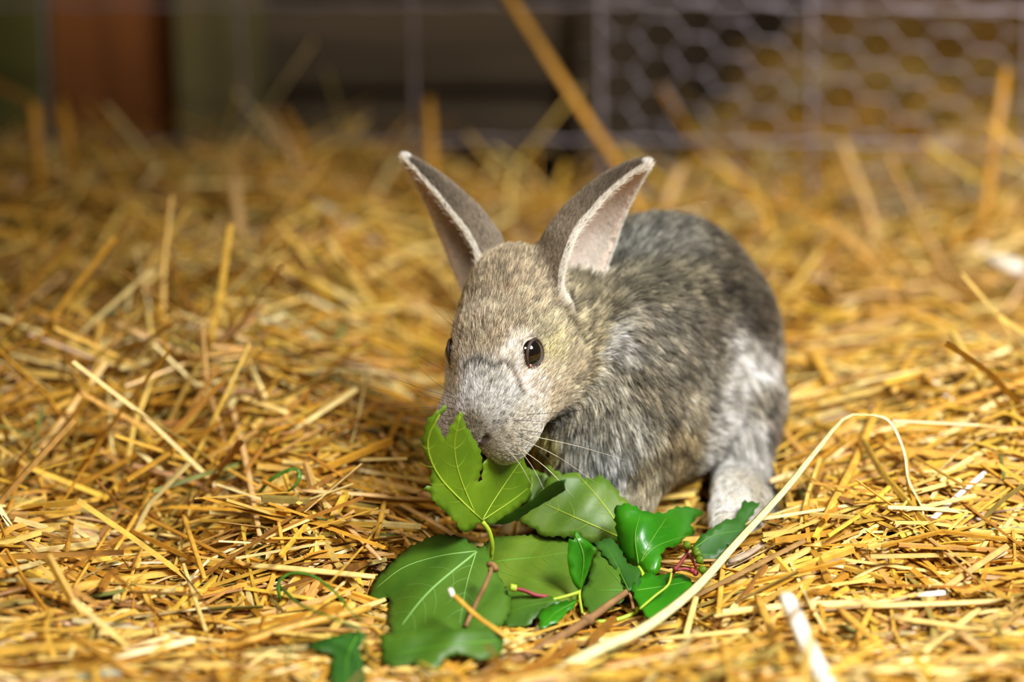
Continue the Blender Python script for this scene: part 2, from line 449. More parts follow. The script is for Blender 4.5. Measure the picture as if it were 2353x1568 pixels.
# mouth and nostril creases
def carve(pts, r, k=0.0015):
    global S
    for a, b in zip(pts[:-1], pts[1:]):
        a, b = np.asarray(a), np.asarray(b)
        sl, P = block(np.minimum(a, b)-0.006, np.maximum(a, b)+0.006)
        ab = b-a; t = np.clip(((P-a)@ab)/(ab@ab), 0, 1)
        d = r-np.linalg.norm(P-a-t[..., None]*ab, axis=-1)
        S[sl] = np.maximum(S[sl], d)
MOUTH = [Hd(62, 0, -8), Hd(62, 0, -14), Hd(58, 0, -20), Hd(52, 0, -25)]
carve(MOUTH, 0.0022)
NOSTRIL = {s: [Hd(62.5, 0.5*s, -8), Hd(61.5, 3.5*s, -6.5), Hd(58.5, 7*s, -3)] for s in (-1, 1)}
for s in (-1, 1): carve(NOSTRIL[s], 0.0019)

def surface_nets(S, lo, h):
    neg = S < 0
    c8 = sum(neg[i:neg.shape[0]-1+i, j:neg.shape[1]-1+j, k:neg.shape[2]-1+k].astype(np.int8) for i in (0, 1) for j in (0, 1) for k in (0, 1))
    cells = np.argwhere((c8 > 0) & (c8 < 8))
    idx = np.full(c8.shape, -1, np.int64); idx[tuple(cells.T)] = np.arange(len(cells))
    acc = np.zeros((len(cells), 3)); cnt = np.zeros(len(cells))
    cor = [(i, j, k) for i in (0, 1) for j in (0, 1) for k in (0, 1)]
    for a in cor:
        for ax in range(3):
            if a[ax]: continue
            b = list(a); b[ax] = 1
            va = S[tuple((cells+a).T)]; vb = S[tuple((cells+b).T)]
            m = (va < 0) != (vb < 0)
            t = np.where(m, va/np.where(m, va-vb, 1), 0)
            pos = np.array(a, float) + 0*cells; pos[:, ax] += t
            acc[m] += pos[m]; cnt[m] += 1
    V = lo + h*(cells + acc/cnt[:, None])
    Q = []
    for ax in range(3):
        u, v = (ax+1) % 3, (ax+2) % 3
        s0 = [slice(None)]*3; s1 = [slice(None)]*3; s0[ax] = slice(0, -1); s1[ax] = slice(1, None)
        n0 = neg[tuple(s0)]; n1 = neg[tuple(s1)]
        E = np.argwhere(n0 != n1)
        E = E[(E[:, u] > 0) & (E[:, v] > 0) & (E[:, u] < S.shape[u]-1) & (E[:, v] < S.shape[v]-1)]
        fl_ = n0[tuple(E.T)]
        du = np.zeros(3, int); dv = np.zeros(3, int); du[u] = 1; dv[v] = 1
        q = np.stack([idx[tuple((E-du-dv).T)], idx[tuple((E-dv).T)], idx[tuple(E.T)], idx[tuple((E-du).T)]], -1)
        q[~fl_] = q[~fl_][:, ::-1]
        Q.append(q)
    return V, np.vstack(Q)
BV, BQ = surface_nets(S, lo, VOX)
def vnormals(V, Q):
    n = np.cross(V[Q[:, 2]]-V[Q[:, 0]], V[Q[:, 3]]-V[Q[:, 1]])
    N = np.zeros_like(V)
    for k in range(4): np.add.at(N, Q[:, k], n)
    return unit(N)
for it in range(4):                                     # light smoothing
    acc = np.zeros_like(BV); cnt = np.zeros(len(BV))
    for k in range(4):
        np.add.at(acc, BQ[:, k], BV[BQ[:, (k+1) % 4]]+BV[BQ[:, (k+3) % 4]]); np.add.at(cnt, BQ[:, k], 2)
    BV = BV*0.5 + 0.5*acc/cnt[:, None]
BN = vnormals(BV, BQ)
def body_dist(P):
    """sampled signed distance to the rabbit"""
    I = np.clip(np.round((P-lo)/VOX).astype(int), 0, dims-1)
    inside = np.all((P > lo) & (P < hi), axis=1)
    return np.where(inside, S[tuple(I.T)], 0.05)

LV, LF = LITTER
ix = np.round((BV[:, 0]-gx[0])/(gx[1]-gx[0])).astype(int); iy = np.round((BV[:, 1]-gy[0])/(gy[1]-gy[0])).astype(int)
under = np.full((190, 140), 9.0)
for a in (-1, 0, 1):
    for b in (-1, 0, 1): np.minimum.at(under, (np.clip(iy+a, 0, 189), np.clip(ix+b, 0, 139)), BV[:, 2]-0.0025)
print('FEET', BV[:, 2].min(), 'PRESSED', (LV[:, 2] > under.ravel()).sum(), (LV[:, 2]-under.ravel()).max())
LV[:, 2] = np.maximum(np.minimum(LV[:, 2], under.ravel()), FLOOR_Z+0.001)
lit = mesh_fast('litter', LV, LF, M['litter'])
tag(lit, 'fine brown chaff packed beneath the loose straw', 'litter', kind='stuff')

RAB = empty('rabbit', (0.09, 1.33, 0.0))
tag(RAB, 'grey agouti rabbit with upright ears crouching on straw and eating a leaf', 'rabbit')
BPX, BPY, BPD = project(BV)
facing = np.einsum('ij,ij->i', BN, unit(CAMP-BV)) > 0.05
def on_body(px, py, rad=14):
    """the visible point of the body's surface under a photo pixel"""
    m = facing & ((BPX-px)**2+(BPY-py)**2 < rad*rad)
    if not m.any():
        k = np.argmin((BPX-px)**2+(BPY-py)**2 + 1e6*(~facing)); return int(k)
    c = np.where(m)[0]
    return int(c[np.argmin(BPD[c] + 0.0004*np.hypot(BPX[c]-px, BPY[c]-py))])

# eyes
EYE_R = 0.0088
kE = on_body(1231, 812)
eN = unit(BN[kE]*0.45 + HR*0.85 + HF*0.15 + HU*0.12)
eC = BV[kE] - eN*0.0052
l = (eC-H0)@np.stack([HF, HR, HU]).T; eCm = H0 + HF*l[0] - HR*l[1] + HU*l[2]
ln = eN@np.stack([HF, HR, HU]).T; eNm = HF*ln[0] - HR*ln[1] + HU*ln[2]
M['eye'] = mat('eye', lin((13, 9, 7)), 0.03, 1.0)
M['eyelid'] = mat('eyelid', lin((62, 48, 40)), 0.5, 0.3, noise_scale=300, noise_amt=0.2)
M['caruncle'] = mat('caruncle', lin((150, 104, 86)), 0.35, 0.5)
def uv_sphere(c, r, nu=32, nv=20, ax=None, sc=(1, 1, 1)):
    ax = ax if ax is not None else np.eye(3)
    V = []; F = []
    for i in range(nv+1):
        a = math.pi*i/nv
        for j in range(nu):
            b = 2*math.pi*j/nu
            q = np.array([math.sin(a)*math.cos(b)*sc[0], math.sin(a)*math.sin(b)*sc[1], math.cos(a)*sc[2]])
            V.append(c + r*(q@ax))
    for i in range(nv):
        for j in range(nu):
            F.append((i*nu+j, (i+1)*nu+j, (i+1)*nu+(j+1) % nu, i*nu+(j+1) % nu))
    return np.array(V), F
for c, n in ((eC, eN), (eCm, eNm)):
    v, f = uv_sphere(c, EYE_R); e_ = mesh_obj('eye', v, f, M['eye'], RAB)
    # lids: an almond ring, long axis along the face
    la = unit(HF*0.9 - HU*0.25 - n*((HF*0.9-HU*0.25)@n)); lb = np.cross(n, la)
    ring = []
    for q in range(40):
        b = 2*math.pi*q/40
        ex, ey = 1.0*math.cos(b), 0.80*math.sin(b)
        off = 0.30*math.copysign(abs(math.cos(b))**6, math.cos(b))*0.35
        d_ = unit(n*0.54 + la*(ex+off)*0.84 + lb*ey*0.84)
        ring.append(c + d_*(EYE_R+0.0003))
    ring.append(ring[0])
    v, f = sweep(np.array(ring), 0.0010, 0.0010, 6, up=n, cap=False); mesh_obj('eyelid', v, f, M['eyelid'], e_)
    v, f = uv_sphere(c + unit(n*0.55+la*0.85)*(EYE_R+0.0001), 0.0013, 12, 8); mesh_obj('eye_corner', v, f, M['caruncle'], e_)

# ------------------------------------------------------------------ fur: hair curves with length, lie and colour by region
CTRL = [  # photo pixel -> coat colour there
    (1180, 720, 160, 144, 119), (1130, 770, 157, 141, 118), (1090, 760, 164, 149, 127), (1170, 630, 150, 134, 109), 
    (1235, 700, 165, 150, 122), (1110, 905, 188, 185, 180), (1120, 865, 178, 174, 166), (1075, 880, 182, 178, 175), (1160, 900, 184, 181, 174), (1130, 950, 190, 186, 180),
    (1185, 1000, 200, 192, 176), (1150, 1032, 202, 196, 188), (1092, 980, 160, 152, 138), (1042, 960, 194, 186, 192), (1215, 960, 186, 178, 162),
    (1204, 815, 245, 234, 222), (1196, 800, 240, 228, 212), (1212, 850, 236, 220, 206), (1268, 800, 188, 174, 126), (1250, 745, 150, 140, 112), (1262, 840, 186, 168, 138),
    (1290, 905, 168, 150, 122), (1330, 830, 152, 138, 110), (1240, 875, 196, 182, 164), (1290, 985, 120, 116, 106), (1262, 1035, 178, 168, 100),
    (1400, 920, 172, 166, 148), (1440, 790, 165, 163, 156), (1420, 1000, 168, 166, 154), (1400, 1080, 168, 174, 176), (1330, 1055, 174, 176, 172),
    (1385, 700, 104, 96, 74), (1370, 760, 128, 118, 92), (1550, 545, 92, 89, 80), (1470, 545, 98, 96, 88), (1600, 650, 88, 82, 66), (1500, 650, 100, 94, 76),
    (1700, 640, 70, 64, 52), (1760, 740, 74, 68, 58), (1620, 760, 96, 90, 78), (1560, 850, 108, 102, 88), (1500, 900, 112, 104, 86), (1490, 780, 124, 118, 104),
    (1600, 950, 146, 138, 120), (1580, 1040, 140, 126, 98), (1735, 850, 212, 209, 204), (1690, 965, 190, 187, 182), (1640, 860, 128, 124, 114),
    (1770, 940, 128, 120, 108), (1790, 1030, 96, 88, 80), (1730, 1030, 196, 194, 190), (1690, 1120, 250, 245, 234), (1690, 1180, 248, 242, 230), (1756, 1140, 214, 206, 190), (1480, 1120, 152, 142, 118),
]
cidx = [on_body(c[0], c[1]) for c in CTRL]
CPOS = BV[cidx]; CCOL = np.array([lin(c[2:]) for c in CTRL])*np.array([1.17, 1.15, 1.07])
RIDGE = smooth_path([BV[on_body(*q)] for q in ((1064, 842), (1080, 828), (1100, 826), (1122, 836), (1140, 836), (1158, 828), (1174, 842), (1190, 872), (1202, 905))], 60)
DOTS = np.array([BV[on_body(*q)] for q in ((1156, 949), (1176, 950), (1151, 971), (1166, 968), (1186, 972), (1159, 986), (1140, 972), (1170, 1003), (1196, 1000))])
def coat(P):
    d2 = ((P[:, None, :]-CPOS[None])**2).sum(-1)
    w = 1/(d2+3e-6)**2.6
    return (w@CCOL)/w.sum(1, keepdims=True)
def near(P, Q):
    out = np.full(len(P), 1e9)
    for i in range(0, len(P), 20000):
        out[i:i+20000] = np.sqrt(((P[i:i+20000, None]-Q[None])**2).sum(-1).min(1))
    return out
# triangles of the body, with relative hair density
T3 = np.vstack([BQ[:, [0, 1, 2]], BQ[:, [0, 2, 3]]])
tc = BV[T3].mean(1); tn = unit(np.cross(BV[T3[:, 1]]-BV[T3[:, 0]], BV[T3[:, 2]]-BV[T3[:, 0]]))
tarea = 0.5*np.linalg.norm(np.cross(BV[T3[:, 1]]-BV[T3[:, 0]], BV[T3[:, 2]]-BV[T3[:, 0]]), axis=1)
hl = (tc-H0)@np.stack([HF, HR, HU]).T*1000
headish = sstep(-62, -38, hl[:, 0])*(np.abs(hl[:, 1]) < 45)*(hl[:, 2] > -48)
ear_pts = np.vstack([e['S'] for e in EARS]); ekd = kdtree.KDTree(len(ear_pts))
for i_, q in enumerate(ear_pts): ekd.insert(q, i_)
ekd.balance()
dens = 1.0 + 2.6*headish
eard = near(tc, ear_pts[::7]) < 0.004
dens[eard] = 5.5
NH = 330000
w = tarea*dens; tri = rng.choice(len(T3), NH, p=w/w.sum())
b = rng.random((NH, 2)); sw = b.sum(1) > 1; b[sw] = 1-b[sw]
P0 = BV[T3[tri, 0]]*(1-b.sum(1))[:, None] + BV[T3[tri, 1]]*b[:, :1] + BV[T3[tri, 2]]*b[:, 1:]
N0 = unit(BN[T3[tri, 0]]*(1-b.sum(1))[:, None] + BN[T3[tri, 1]]*b[:, :1] + BN[T3[tri, 2]]*b[:, 1:])
onear = eard[tri]
keep = (np.linalg.norm(P0-eC, axis=1) > 0.0094) & (np.linalg.norm(P0-eCm, axis=1) > 0.0094)
crease = near(P0, np.array(smooth_path(MOUTH, 24)))
for s in (-1, 1): crease = np.minimum(crease, near(P0, smooth_path(NOSTRIL[s], 14)))
keep &= crease > 0.0026
P0, N0, onear = P0[keep], N0[keep], onear[keep]; NH = len(P0)
# flow of the coat and length
flow = np.zeros((NH, 3)); wsum = np.zeros(NH); zl = np.zeros(NH)
LEN = {'body': 0.0095, 'head': 0.0058, 'muzzle': 0.0030, 'foot': 0.0055}
lsum = np.zeros(NH)
for p in PR:
    d = sdf(P0, p); wt = np.exp(-np.clip(d, -0.003, 1)/0.0045)
    flow += wt[:, None]*p[-2]; lsum += wt*LEN[p[-1]]; wsum += wt
flow /= wsum[:, None]; length = lsum/wsum
hl = (P0-H0)@np.stack([HF, HR, HU]).T*1000
length *= 1-0.45*sstep(18, 50, hl[:, 0])*(length < 0.008)
eye_d = np.minimum(np.linalg.norm(P0-eC, axis=1), np.linalg.norm(P0-eCm, axis=1))
length *= 0.55+0.45*sstep(0.010, 0.017, eye_d)
flow += rng.normal(0, 0.10, (NH, 3))
tang = unit(flow - N0*np.einsum('ij,ij->i', flow, N0)[:, None])
lift = np.radians(np.where(length > 0.008, 36, 24)) + rng.normal(0, 0.13, NH)
Pm = P0 + tang*(length*0.55)[:, None]
base = coat(Pm)
patch = vnoise(P0*170) + 0.6*vnoise(P0*380)
eye_d = np.minimum(np.linalg.norm(P0-eC, axis=1), np.linalg.norm(P0-eCm, axis=1))
rd = near(Pm, RIDGE); dd_ = near(Pm, DOTS)
u = rng.random(NH)
bodyness = sstep(0.006, 0.011, length)
val = np.where(u < 0.26, rng.uniform(0.18, 0.45, NH), np.where(u < 0.55, rng.uniform(1.4, 2.1, NH), rng.uniform(0.7, 1.15, NH)))
lum = base@np.array([0.25, 0.6, 0.15]); val = 1+(val-1)*(1-0.8*sstep(0.45, 0.75, lum))
val *= 1 + (1-0.8*sstep(0.45, 0.75, lum))*bodyness*0.8*np.clip(patch, -1, 1)
colr = base*val[:, None]
colr *= 1 - 0.93*np.exp(-(rd/0.0019)**2)[:, None]
colr *= 1 - 0.6*np.exp(-(np.linalg.norm(Pm-BV[on_body(1168, 660)], axis=1)/0.0028)**2)[:, None]*np.array([0.8, 1, 1.1])
colr *= 1 - 0.35*np.exp(-(np.linalg.norm(Pm-BV[on_body(1096, 985)], axis=1)/0.0045)**2)[:, None]
colr *= 1 - 0.80*(dd_ < 0.0014)[:, None]
colr *= 1 - 0.5*np.exp(-((eye_d-0.0094)/0.0006)**2)[:, None]
# ears: dark grizzled outside, pale inside, cream rim
ie = np.where(onear)[0]
cream = lin((250, 240, 222)); pinkish = lin((236, 216, 200)); grizz = lin((128, 114, 94)); black = lin((44, 36, 32)); greyin = lin((216, 208, 206))
AN = np.vstack([e['N'] for e in EARS]); AA = np.concatenate([e['a'] for e in EARS]); AT = np.concatenate([e['t'] for e in EARS])
ATT = np.vstack([e['T'] for e in EARS]); AS = np.concatenate([np.full(len(e['t']), e['side']) for e in EARS])
for i in ie:
    _, k, dist = ekd.find(P0[i])
    t, a_, n_, T_ = AT[k], AA[k], AN[k], ATT[k]
    outside = N0[i]@n_ > 0.0
    rim = max(0, (abs(a_)-0.86)/0.14)
    tw = unit(np.cross(T_, n_))*np.sign(a_)
    if outside:
        c = grizz*(1-0.15*t)
        front = a_*AS[k]
        edge = sstep(0.5, 0.85, t)*sstep(0.25, 0.7, abs(a_))
        c = c*(1-0.75*edge*0.8) + black*0.75*edge*0.8
        if rim > 0.6: c = cream
        if t > 0.965: c = cream
        if t < 0.12: c = c*0.5+base[i]*0.5
        uu = u[i]; vv = 0.45 if uu < 0.3 else (1.9 if uu > 0.72 else 1.0)
        colr[i] = c*vv*random.uniform(0.8, 1.2) if rim <= 0.6 else c*random.uniform(0.8, 1.1)
        length[i] = 0.0034; tang[i] = T_; lift[i] = math.radians(18)
    else:
        mid = 1-abs(a_)
        c = cream*(1-0.55*mid)+pinkish*0.55*mid
        if AS[k] < 0: c = c*0.45+greyin*0.55
        colr[i] = c*random.uniform(0.72, 1.08)
        if random.random() < 0.10: colr[i] *= 0.35
        length[i] = 0.0024 + 0.0035*max(0, abs(a_)-0.45)*random.random(); tang[i] = unit(T_*0.7 - tw*0.6*(1 if random.random() < 0.8 else -1)); lift[i] = math.radians(16)
length *= rng.uniform(0.72, 1.12, NH)
long_i = np.where(length > 0.0060)[0]
nc = max(10, len(long_i)//22); cc = rng.choice(long_i, nc, replace=False)
ckd = kdtree.KDTree(nc)
for j, i in enumerate(cc): ckd.insert(P0[i], j)
ckd.balance()
lid = np.array([ckd.find(q)[1] for q in P0[long_i].tolist()]); lead = cc[lid]
colr[long_i] *= rng.choice([0.5, 0.75, 1.0, 1.2, 1.65], nc)[lid][:, None]
short_i = np.where((length <= 0.0060) & ~onear)[0]
nc2 = len(short_i)//7; sc_ = rng.choice(short_i, nc2, replace=False)
skd = kdtree.KDTree(nc2)
for j, q in enumerate(P0[sc_].tolist()): skd.insert(q, j)
skd.balance()
colr[short_i] *= rng.choice([0.5, 0.8, 1.0, 1.15, 1.5], nc2)[np.array([skd.find(q)[1] for q in P0[short_i].tolist()])][:, None]
# strands: root to tip, bending over to lie along the coat; longer hair gathers into small locks
colr = np.clip(colr, 0.004, 0.92)
K = 5
s_ = np.linspace(0, 1, K)
sl_, cl_ = np.sin(lift), np.cos(lift)
pts = np.empty((NH, K, 3), np.float32)
jit = rng.normal(0, 0.07, (NH, 3))
for k in range(K):
    q = s_[k]
    up_ = sl_*(q - 0.55*q*q)*1.5; al = cl_*(0.35*q + 0.65*q*q)
    pts[:, k] = P0 + length[:, None]*(N0*up_[:, None] + tang*al[:, None] + jit*q*q) - N0*0.0004*(1-q)
for k in range(1, K):
    f_ = 0.32*s_[k]**1.3
    pts[long_i, k] = pts[long_i, k]*(1-f_) + (pts[lead, k])*f_
rad = np.where(length > 0.0070, 0.000145, np.where(onear, 0.000085, 0.000105))*rng.uniform(0.8, 1.25, NH)
hc = bpy.data.hair_curves.new('fur')
hc.add_curves([K]*NH)
hc.attributes['position'].data.foreach_set('vector', (pts - np.array(RAB.location, np.float32)).ravel())
ra = hc.attributes.get('radius') or hc.attributes.new('radius', 'FLOAT', 'POINT')
ra.data.foreach_set('value', (rad[:, None]*np.array([1.0, 1.0, 0.9, 0.65, 0.2])).astype(np.float32).ravel())
ca = hc.attributes.new('tint', 'FLOAT_COLOR', 'POINT')
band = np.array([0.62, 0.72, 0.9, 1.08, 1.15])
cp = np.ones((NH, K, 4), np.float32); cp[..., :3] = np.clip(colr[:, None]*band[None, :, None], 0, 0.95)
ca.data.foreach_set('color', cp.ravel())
def fur_mat():
    m = bpy.data.materials.new('fur'); m.use_nodes = True; nt = m.node_tree; nt.nodes.clear(); L = nt.links
    o = nt.nodes.new('ShaderNodeOutputMaterial'); at = nt.nodes.new('ShaderNodeAttribute'); at.attribute_name = 'tint'
    h = nt.nodes.new('ShaderNodeBsdfHairPrincipled'); h.model = 'CHIANG'; h.parametrization = 'COLOR'
    h.inputs['Roughness'].default_value = 0.45; h.inputs['Radial Roughness'].default_value = 0.6
    df = nt.nodes.new('ShaderNodeBsdfDiffuse'); mx = nt.nodes.new('ShaderNodeMixShader'); mx.inputs[0].default_value = 0.5
    L.new(at.outputs['Color'], h.inputs['Color']); L.new(at.outputs['Color'], df.inputs['Color'])
    L.new(h.outputs[0], mx.inputs[1]); L.new(df.outputs[0], mx.inputs[2]); L.new(mx.outputs[0], o.inputs['Surface'])
    return m
M['fur'] = fur_mat(); hc.materials.append(M['fur'])
fur = bpy.data.objects.new('fur', hc); link(fur, RAB); fur['kind'] = 'stuff'

M['skin'] = mat('skin', (0.2, 0.17, 0.14), 0.7, 0.2, attr='tint', transl=0.3)
body = mesh_fast('body', BV-np.array(RAB.location), BQ, M['skin'], RAB)
bc = coat(BV)*0.55
kk = near(BV, np.vstack([smooth_path(MOUTH, 24)]+[smooth_path(NOSTRIL[s], 14) for s in (-1, 1)]))
wk = np.exp(-(kk/0.0024)**2)[:, None]; bc = bc*(1-wk)+lin((64, 44, 42))*wk
be = np.where(near(BV, ear_pts[::5]) < 0.0032)[0]
for i in be:
    _, k, _d = ekd.find(BV[i])
    bc[i] = lin((110, 98, 84)) if BN[i]@AN[k] > 0 else lin((236, 214, 198))
col_attr(body, bc)

# whiskers, each a tapered hair
M['whisker_dark'] = mat('whisker_dark', lin((40, 32, 28)), 0.4, 0.5)
M['whisker_pale'] = mat('whisker_pale', lin((225, 212, 185)), 0.4, 0.5)
rw = random.Random(5)
def whisker(a, mid, b, m, r=0.00016):
    pth = smooth_path([a, mid, b], 9)
    v, f = sweep(pth, np.linspace(r, r*0.25, 9), np.linspace(r, r*0.25, 9), 4); mesh_obj('whisker', v, f, m, RAB)
for (px, py, dx, dy, dd, pale) in [
    (1180, 965, 200, 15, .02, 0), (1195, 985, 170, 40, .015, 0), (1190, 1005, 140, 75, 0, 0), (1175, 985, 120, 110, -.01, 0),
    (1200, 1010, 170, 100, .01, 1), (1190, 1025, 130, 120, 0, 1), (1200, 1035, 110, 95, .01, 1), (1165, 1030, 60, 90, -.01, 1), (1205, 1000, 240, 60, .03, 1),
    (1195, 1030, 70, 130, -.01, 1), (1210, 955, 180, -20, .03, 0),
    (1035, 925, -110, -40, 0, 0), (1030, 940, -100, -70, .01, 0), (1032, 955, -130, -20, 0, 0), (1040, 965, -100, 20, -.01, 0), (1030, 900, -80, -70, .01, 0),
    (1034, 910, -140, -45, .01, 0), (1033, 935, -110, 5, 0, 0), (1044, 860, -85, -45, .01, 0), (1065, 770, -55, -85, 0, 0), (1064, 765, -75, -65, 0, 0), (1066, 760, -35, -110, 0, 0)]:
    k = on_body(px, py); a = BV[k]; d0 = BPD[k]
    b_ = W(px+dx, py+dy, d0+dd-0.004); mid = W(px+dx*.5, py+dy*.42, d0+dd*.4-0.008)
    whisker(a, mid, b_, M['whisker_pale'] if pale else M['whisker_dark'])

# ------------------------------------------------------------------ leaves: outlines with their own depth, curl, veins and stalks
def leaf_mat(name, c1, c2, tr=0.3, rough=0.48):
    return mat(name, lin(c1), rough, 0.45, noise_scale=38, color2=lin(c2), bump=0.4, transl=tr)
M['leaf_light'] = leaf_mat('leaf_light', (110, 142, 22), (88, 122, 16), 0.26)
M['leaf_mid'] = leaf_mat('leaf_mid', (74, 108, 24), (100, 126, 32), 0.2)
M['leaf_vivid'] = leaf_mat('leaf_vivid', (58, 138, 14), (40, 114, 12), 0.25, 0.3)
M['leaf_dark'] = leaf_mat('leaf_dark', (56, 96, 20), (74, 110, 24), 0.15)
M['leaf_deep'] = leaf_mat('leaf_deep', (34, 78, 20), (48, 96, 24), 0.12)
M['vein_yellow'] = mat('vein_yellow', lin((160, 182, 52)), 0.5, 0.3)
M['vein_pale'] = mat('vein_pale', lin((120, 162, 84)), 0.45, 0.4)
M['vein_green'] = mat('vein_green', lin((88, 142, 34)), 0.5, 0.3)
M['stalk_green'] = mat('stalk_green', lin((158, 182, 44)), 0.45, 0.4, noise_scale=80, noise_amt=0.15)
M['twig_brown'] = mat('twig_brown', lin((134, 100, 62)), 0.7, 0.2, noise_scale=120, noise_amt=0.3, bump=0.3)
M['stem_red'] = mat('stem_red', lin((128, 42, 46)), 0.5, 0.4, noise_scale=120, noise_amt=0.3)
def c4(pts): return [(680+a*0.41322, 920+b*0.41322) for a, b in pts]
def c5(pts): return [(1180+a*0.33040, 1050+b*0.33040) for a, b in pts]
LEAVES = []
class Surf:
    def __init__(s, cx, cy, d, sx=0, sy=0, cxx=0, cyy=0, cxy=0, wav=0.0015, seed=0):
        s.p = (cx, cy, d, sx, sy, cxx, cyy, cxy, wav, seed)
    def depth(s, px, py):
        cx, cy, d, sx, sy, cxx, cyy, cxy, wav, sd = s.p
        u_, v_ = (px-cx)/100, (py-cy)/100
        return d + sx*u_ + sy*v_ + cxx*u_*u_ + cyy*v_*v_ + cxy*u_*v_ + wav*(math.sin(u_*3.1+sd)*math.cos(v_*2.7+sd*2)+0.5*math.sin(u_*6.3+v_*5+sd))
    def at(s, px, py, lift=0.0):
        q = W(px, py, s.depth(px, py))
        return q + unit(CAMP-q)*lift
def blade(outline, surf, jag=3.0, step=13):
    pts = np.array(outline, float); n = len(pts); out = []
    for i in range(n):
        a, b = pts[i], pts[(i+1) % n]; L_ = np.hypot(*(b-a)); m = max(1, int(L_/8))
        nr_ = np.array([b[1]-a[1], -(b[0]-a[0])])/max(L_, 1e-6)
        for k in range(m):
            t = k/m
            out.append(a*(1-t)+b*t + (nr_*jag*(0.5 if k % 2 else -0.3)*(0.6+0.4*math.sin(i*3.1+k)) if jag and m > 1 else 0))
    out = np.array(out)
    def inside(p):
        c = False; j = len(out)-1
        for i in range(len(out)):
            xi, yi = out[i]; xj, yj = out[j]
            if (yi > p[1]) != (yj > p[1]) and p[0] < (xj-xi)*(p[1]-yi)/(yj-yi)+xi: c = not c
            j = i
        return c
    x0, y0 = out.min(0); x1, y1 = out.max(0); ins = []
    for r, yy in enumerate(np.arange(y0+step/2, y1, step)):
        for xx in np.arange(x0+step/2+(r % 2)*step/2, x1, step):
            if np.min(np.hypot(out[:, 0]-xx, out[:, 1]-yy)) > step*0.5 and inside((xx, yy)): ins.append((xx, yy))
    vs = [Vector(p) for p in out.tolist()+[list(q) for q in ins]]
    ed = [(i, (i+1) % len(out)) for i in range(len(out))]
    v2, _, f2, *_ = delaunay_2d_cdt(vs, ed, [], 1, 1e-5)
    F_ = [tuple(f) for f in f2 if inside(sum((Vector(v2[i]) for i in f), Vector((0, 0)))/len(f))]
    return np.array([surf.at(v.x, v.y) for v in v2]), F_
def make_leaf(label, outline, surf, m, veins=(), vm='vein_green', vw=1.6, stalk=None, sm='stalk_green', sw=3.2, jag=8.0, name='leaf', extra=None, group='torn leaves on the straw'):
    LEAVES.append((np.array(outline, float), surf))
    V, F = blade(outline, surf, jag)
    base_ = V[np.argmin(V[:, 2])]
    root = empty(name, tuple(base_)); tag(root, label, 'leaf', group)
    o = mesh_obj('blade', V, F, M[m], root)
    md = o.modifiers.new('thickness', 'SOLIDIFY'); md.thickness = 0.00035; md.offset = 0
    for vpts, wd in veins:
        p2 = smooth_path(np.array(vpts, float), 14)
        P = np.array([surf.at(a, b, 0.00045) for a, b in p2])
        ww = np.linspace(wd, wd*0.3, 14)*0.00024*0.40
        v, f = sweep(P, ww, ww*0.6, 5, up=-FV); mesh_obj('vein', v, f, M[vm], o)
    if stalk:
        P = smooth_path([W(*q) for q in stalk], 16)
        v, f = sweep(P, sw*0.00012, sw*0.00012, 7); mesh_obj('stalk', v, f, M[sm], root)
    if extra: extra(root)
    return root
def side_veins(main, n, length, spread=0.75, wd=1.0):
    """secondary veins leaving a main vein on both sides"""
    p = smooth_path(np.array(main, float), 30); out = []
    for k in range(n):
        i = int(4+ (k+0.5)/n*23); t = unit(p[min(i+1, 29)]-p[i-1]); nr_ = np.array([-t[1], t[0]])
        for s in (-1, 1):
            L_ = length*(1-0.55*abs(k/n-0.3)); e = p[i]+(t*spread+nr_*s*0.8)*L_
            mid = p[i]+(t*spread*0.4+nr_*s*0.45)*L_
            out.append(([p[i], mid, e], wd))
    return out

# the leaf in the rabbit's mouth
o1 = c4([(840, 30), (815, 75), (782, 108), (786, 140), (812, 185), (820, 240), (850, 170), (880, 110), (918, 60), (930, 100), (945, 150), (975, 190), (985, 215), (1000, 225), (1015, 260), (1030, 300), (1035, 360), (1025, 400), (1012, 458), (1032, 440), (1040, 380), (1046, 335), (1100, 318), (1180, 300), (1250, 290), (1270, 340), (1282, 370), (1300, 400), (1305, 440), (1310, 500), (1300, 550), (1260, 580), (1220, 610), (1160, 660), (1110, 690), (1070, 690), (1040, 680), (1010, 690), (980, 720), (940, 735), (910, 720), (890, 680), (830, 620), (770, 570), (740, 510), (705, 490), (758, 480), (745, 430), (755, 400), (745, 350), (715, 300), (698, 240), (710, 170), (725, 120), (770, 70)])
s1 = Surf(1100, 1080, 1.298, 0.026, 0.010, 0.006, -0.003, 0.0, 0.0010, 1)
print('MUZZLE', [(q, round(float(BPD[on_body(*q)]), 4), round(s1.depth(*q), 4)) for q in ((1040, 960), (1060, 960), (1085, 990), (1105, 1010), (1120, 1040), (1150, 1045), (1190, 1045), (1220, 1040))])
v1 = [c4([(1035, 670), (900, 540), (800, 430), (742, 310), (738, 200), (800, 80)]), c4([(1000, 640), (910, 420), (882, 250), (912, 90)]), c4([(1035, 670), (1100, 560), (1180, 440), (1250, 340)]), c4([(1035, 670), (1200, 560), (1290, 490)])]
vv = [(q, w_) for q, w_ in zip(v1, (7, 5, 4, 3.5))] + side_veins(v1[1], 4, 38) + side_veins(v1[0][:5], 4, 34) + side_veins(v1[2], 3, 40)
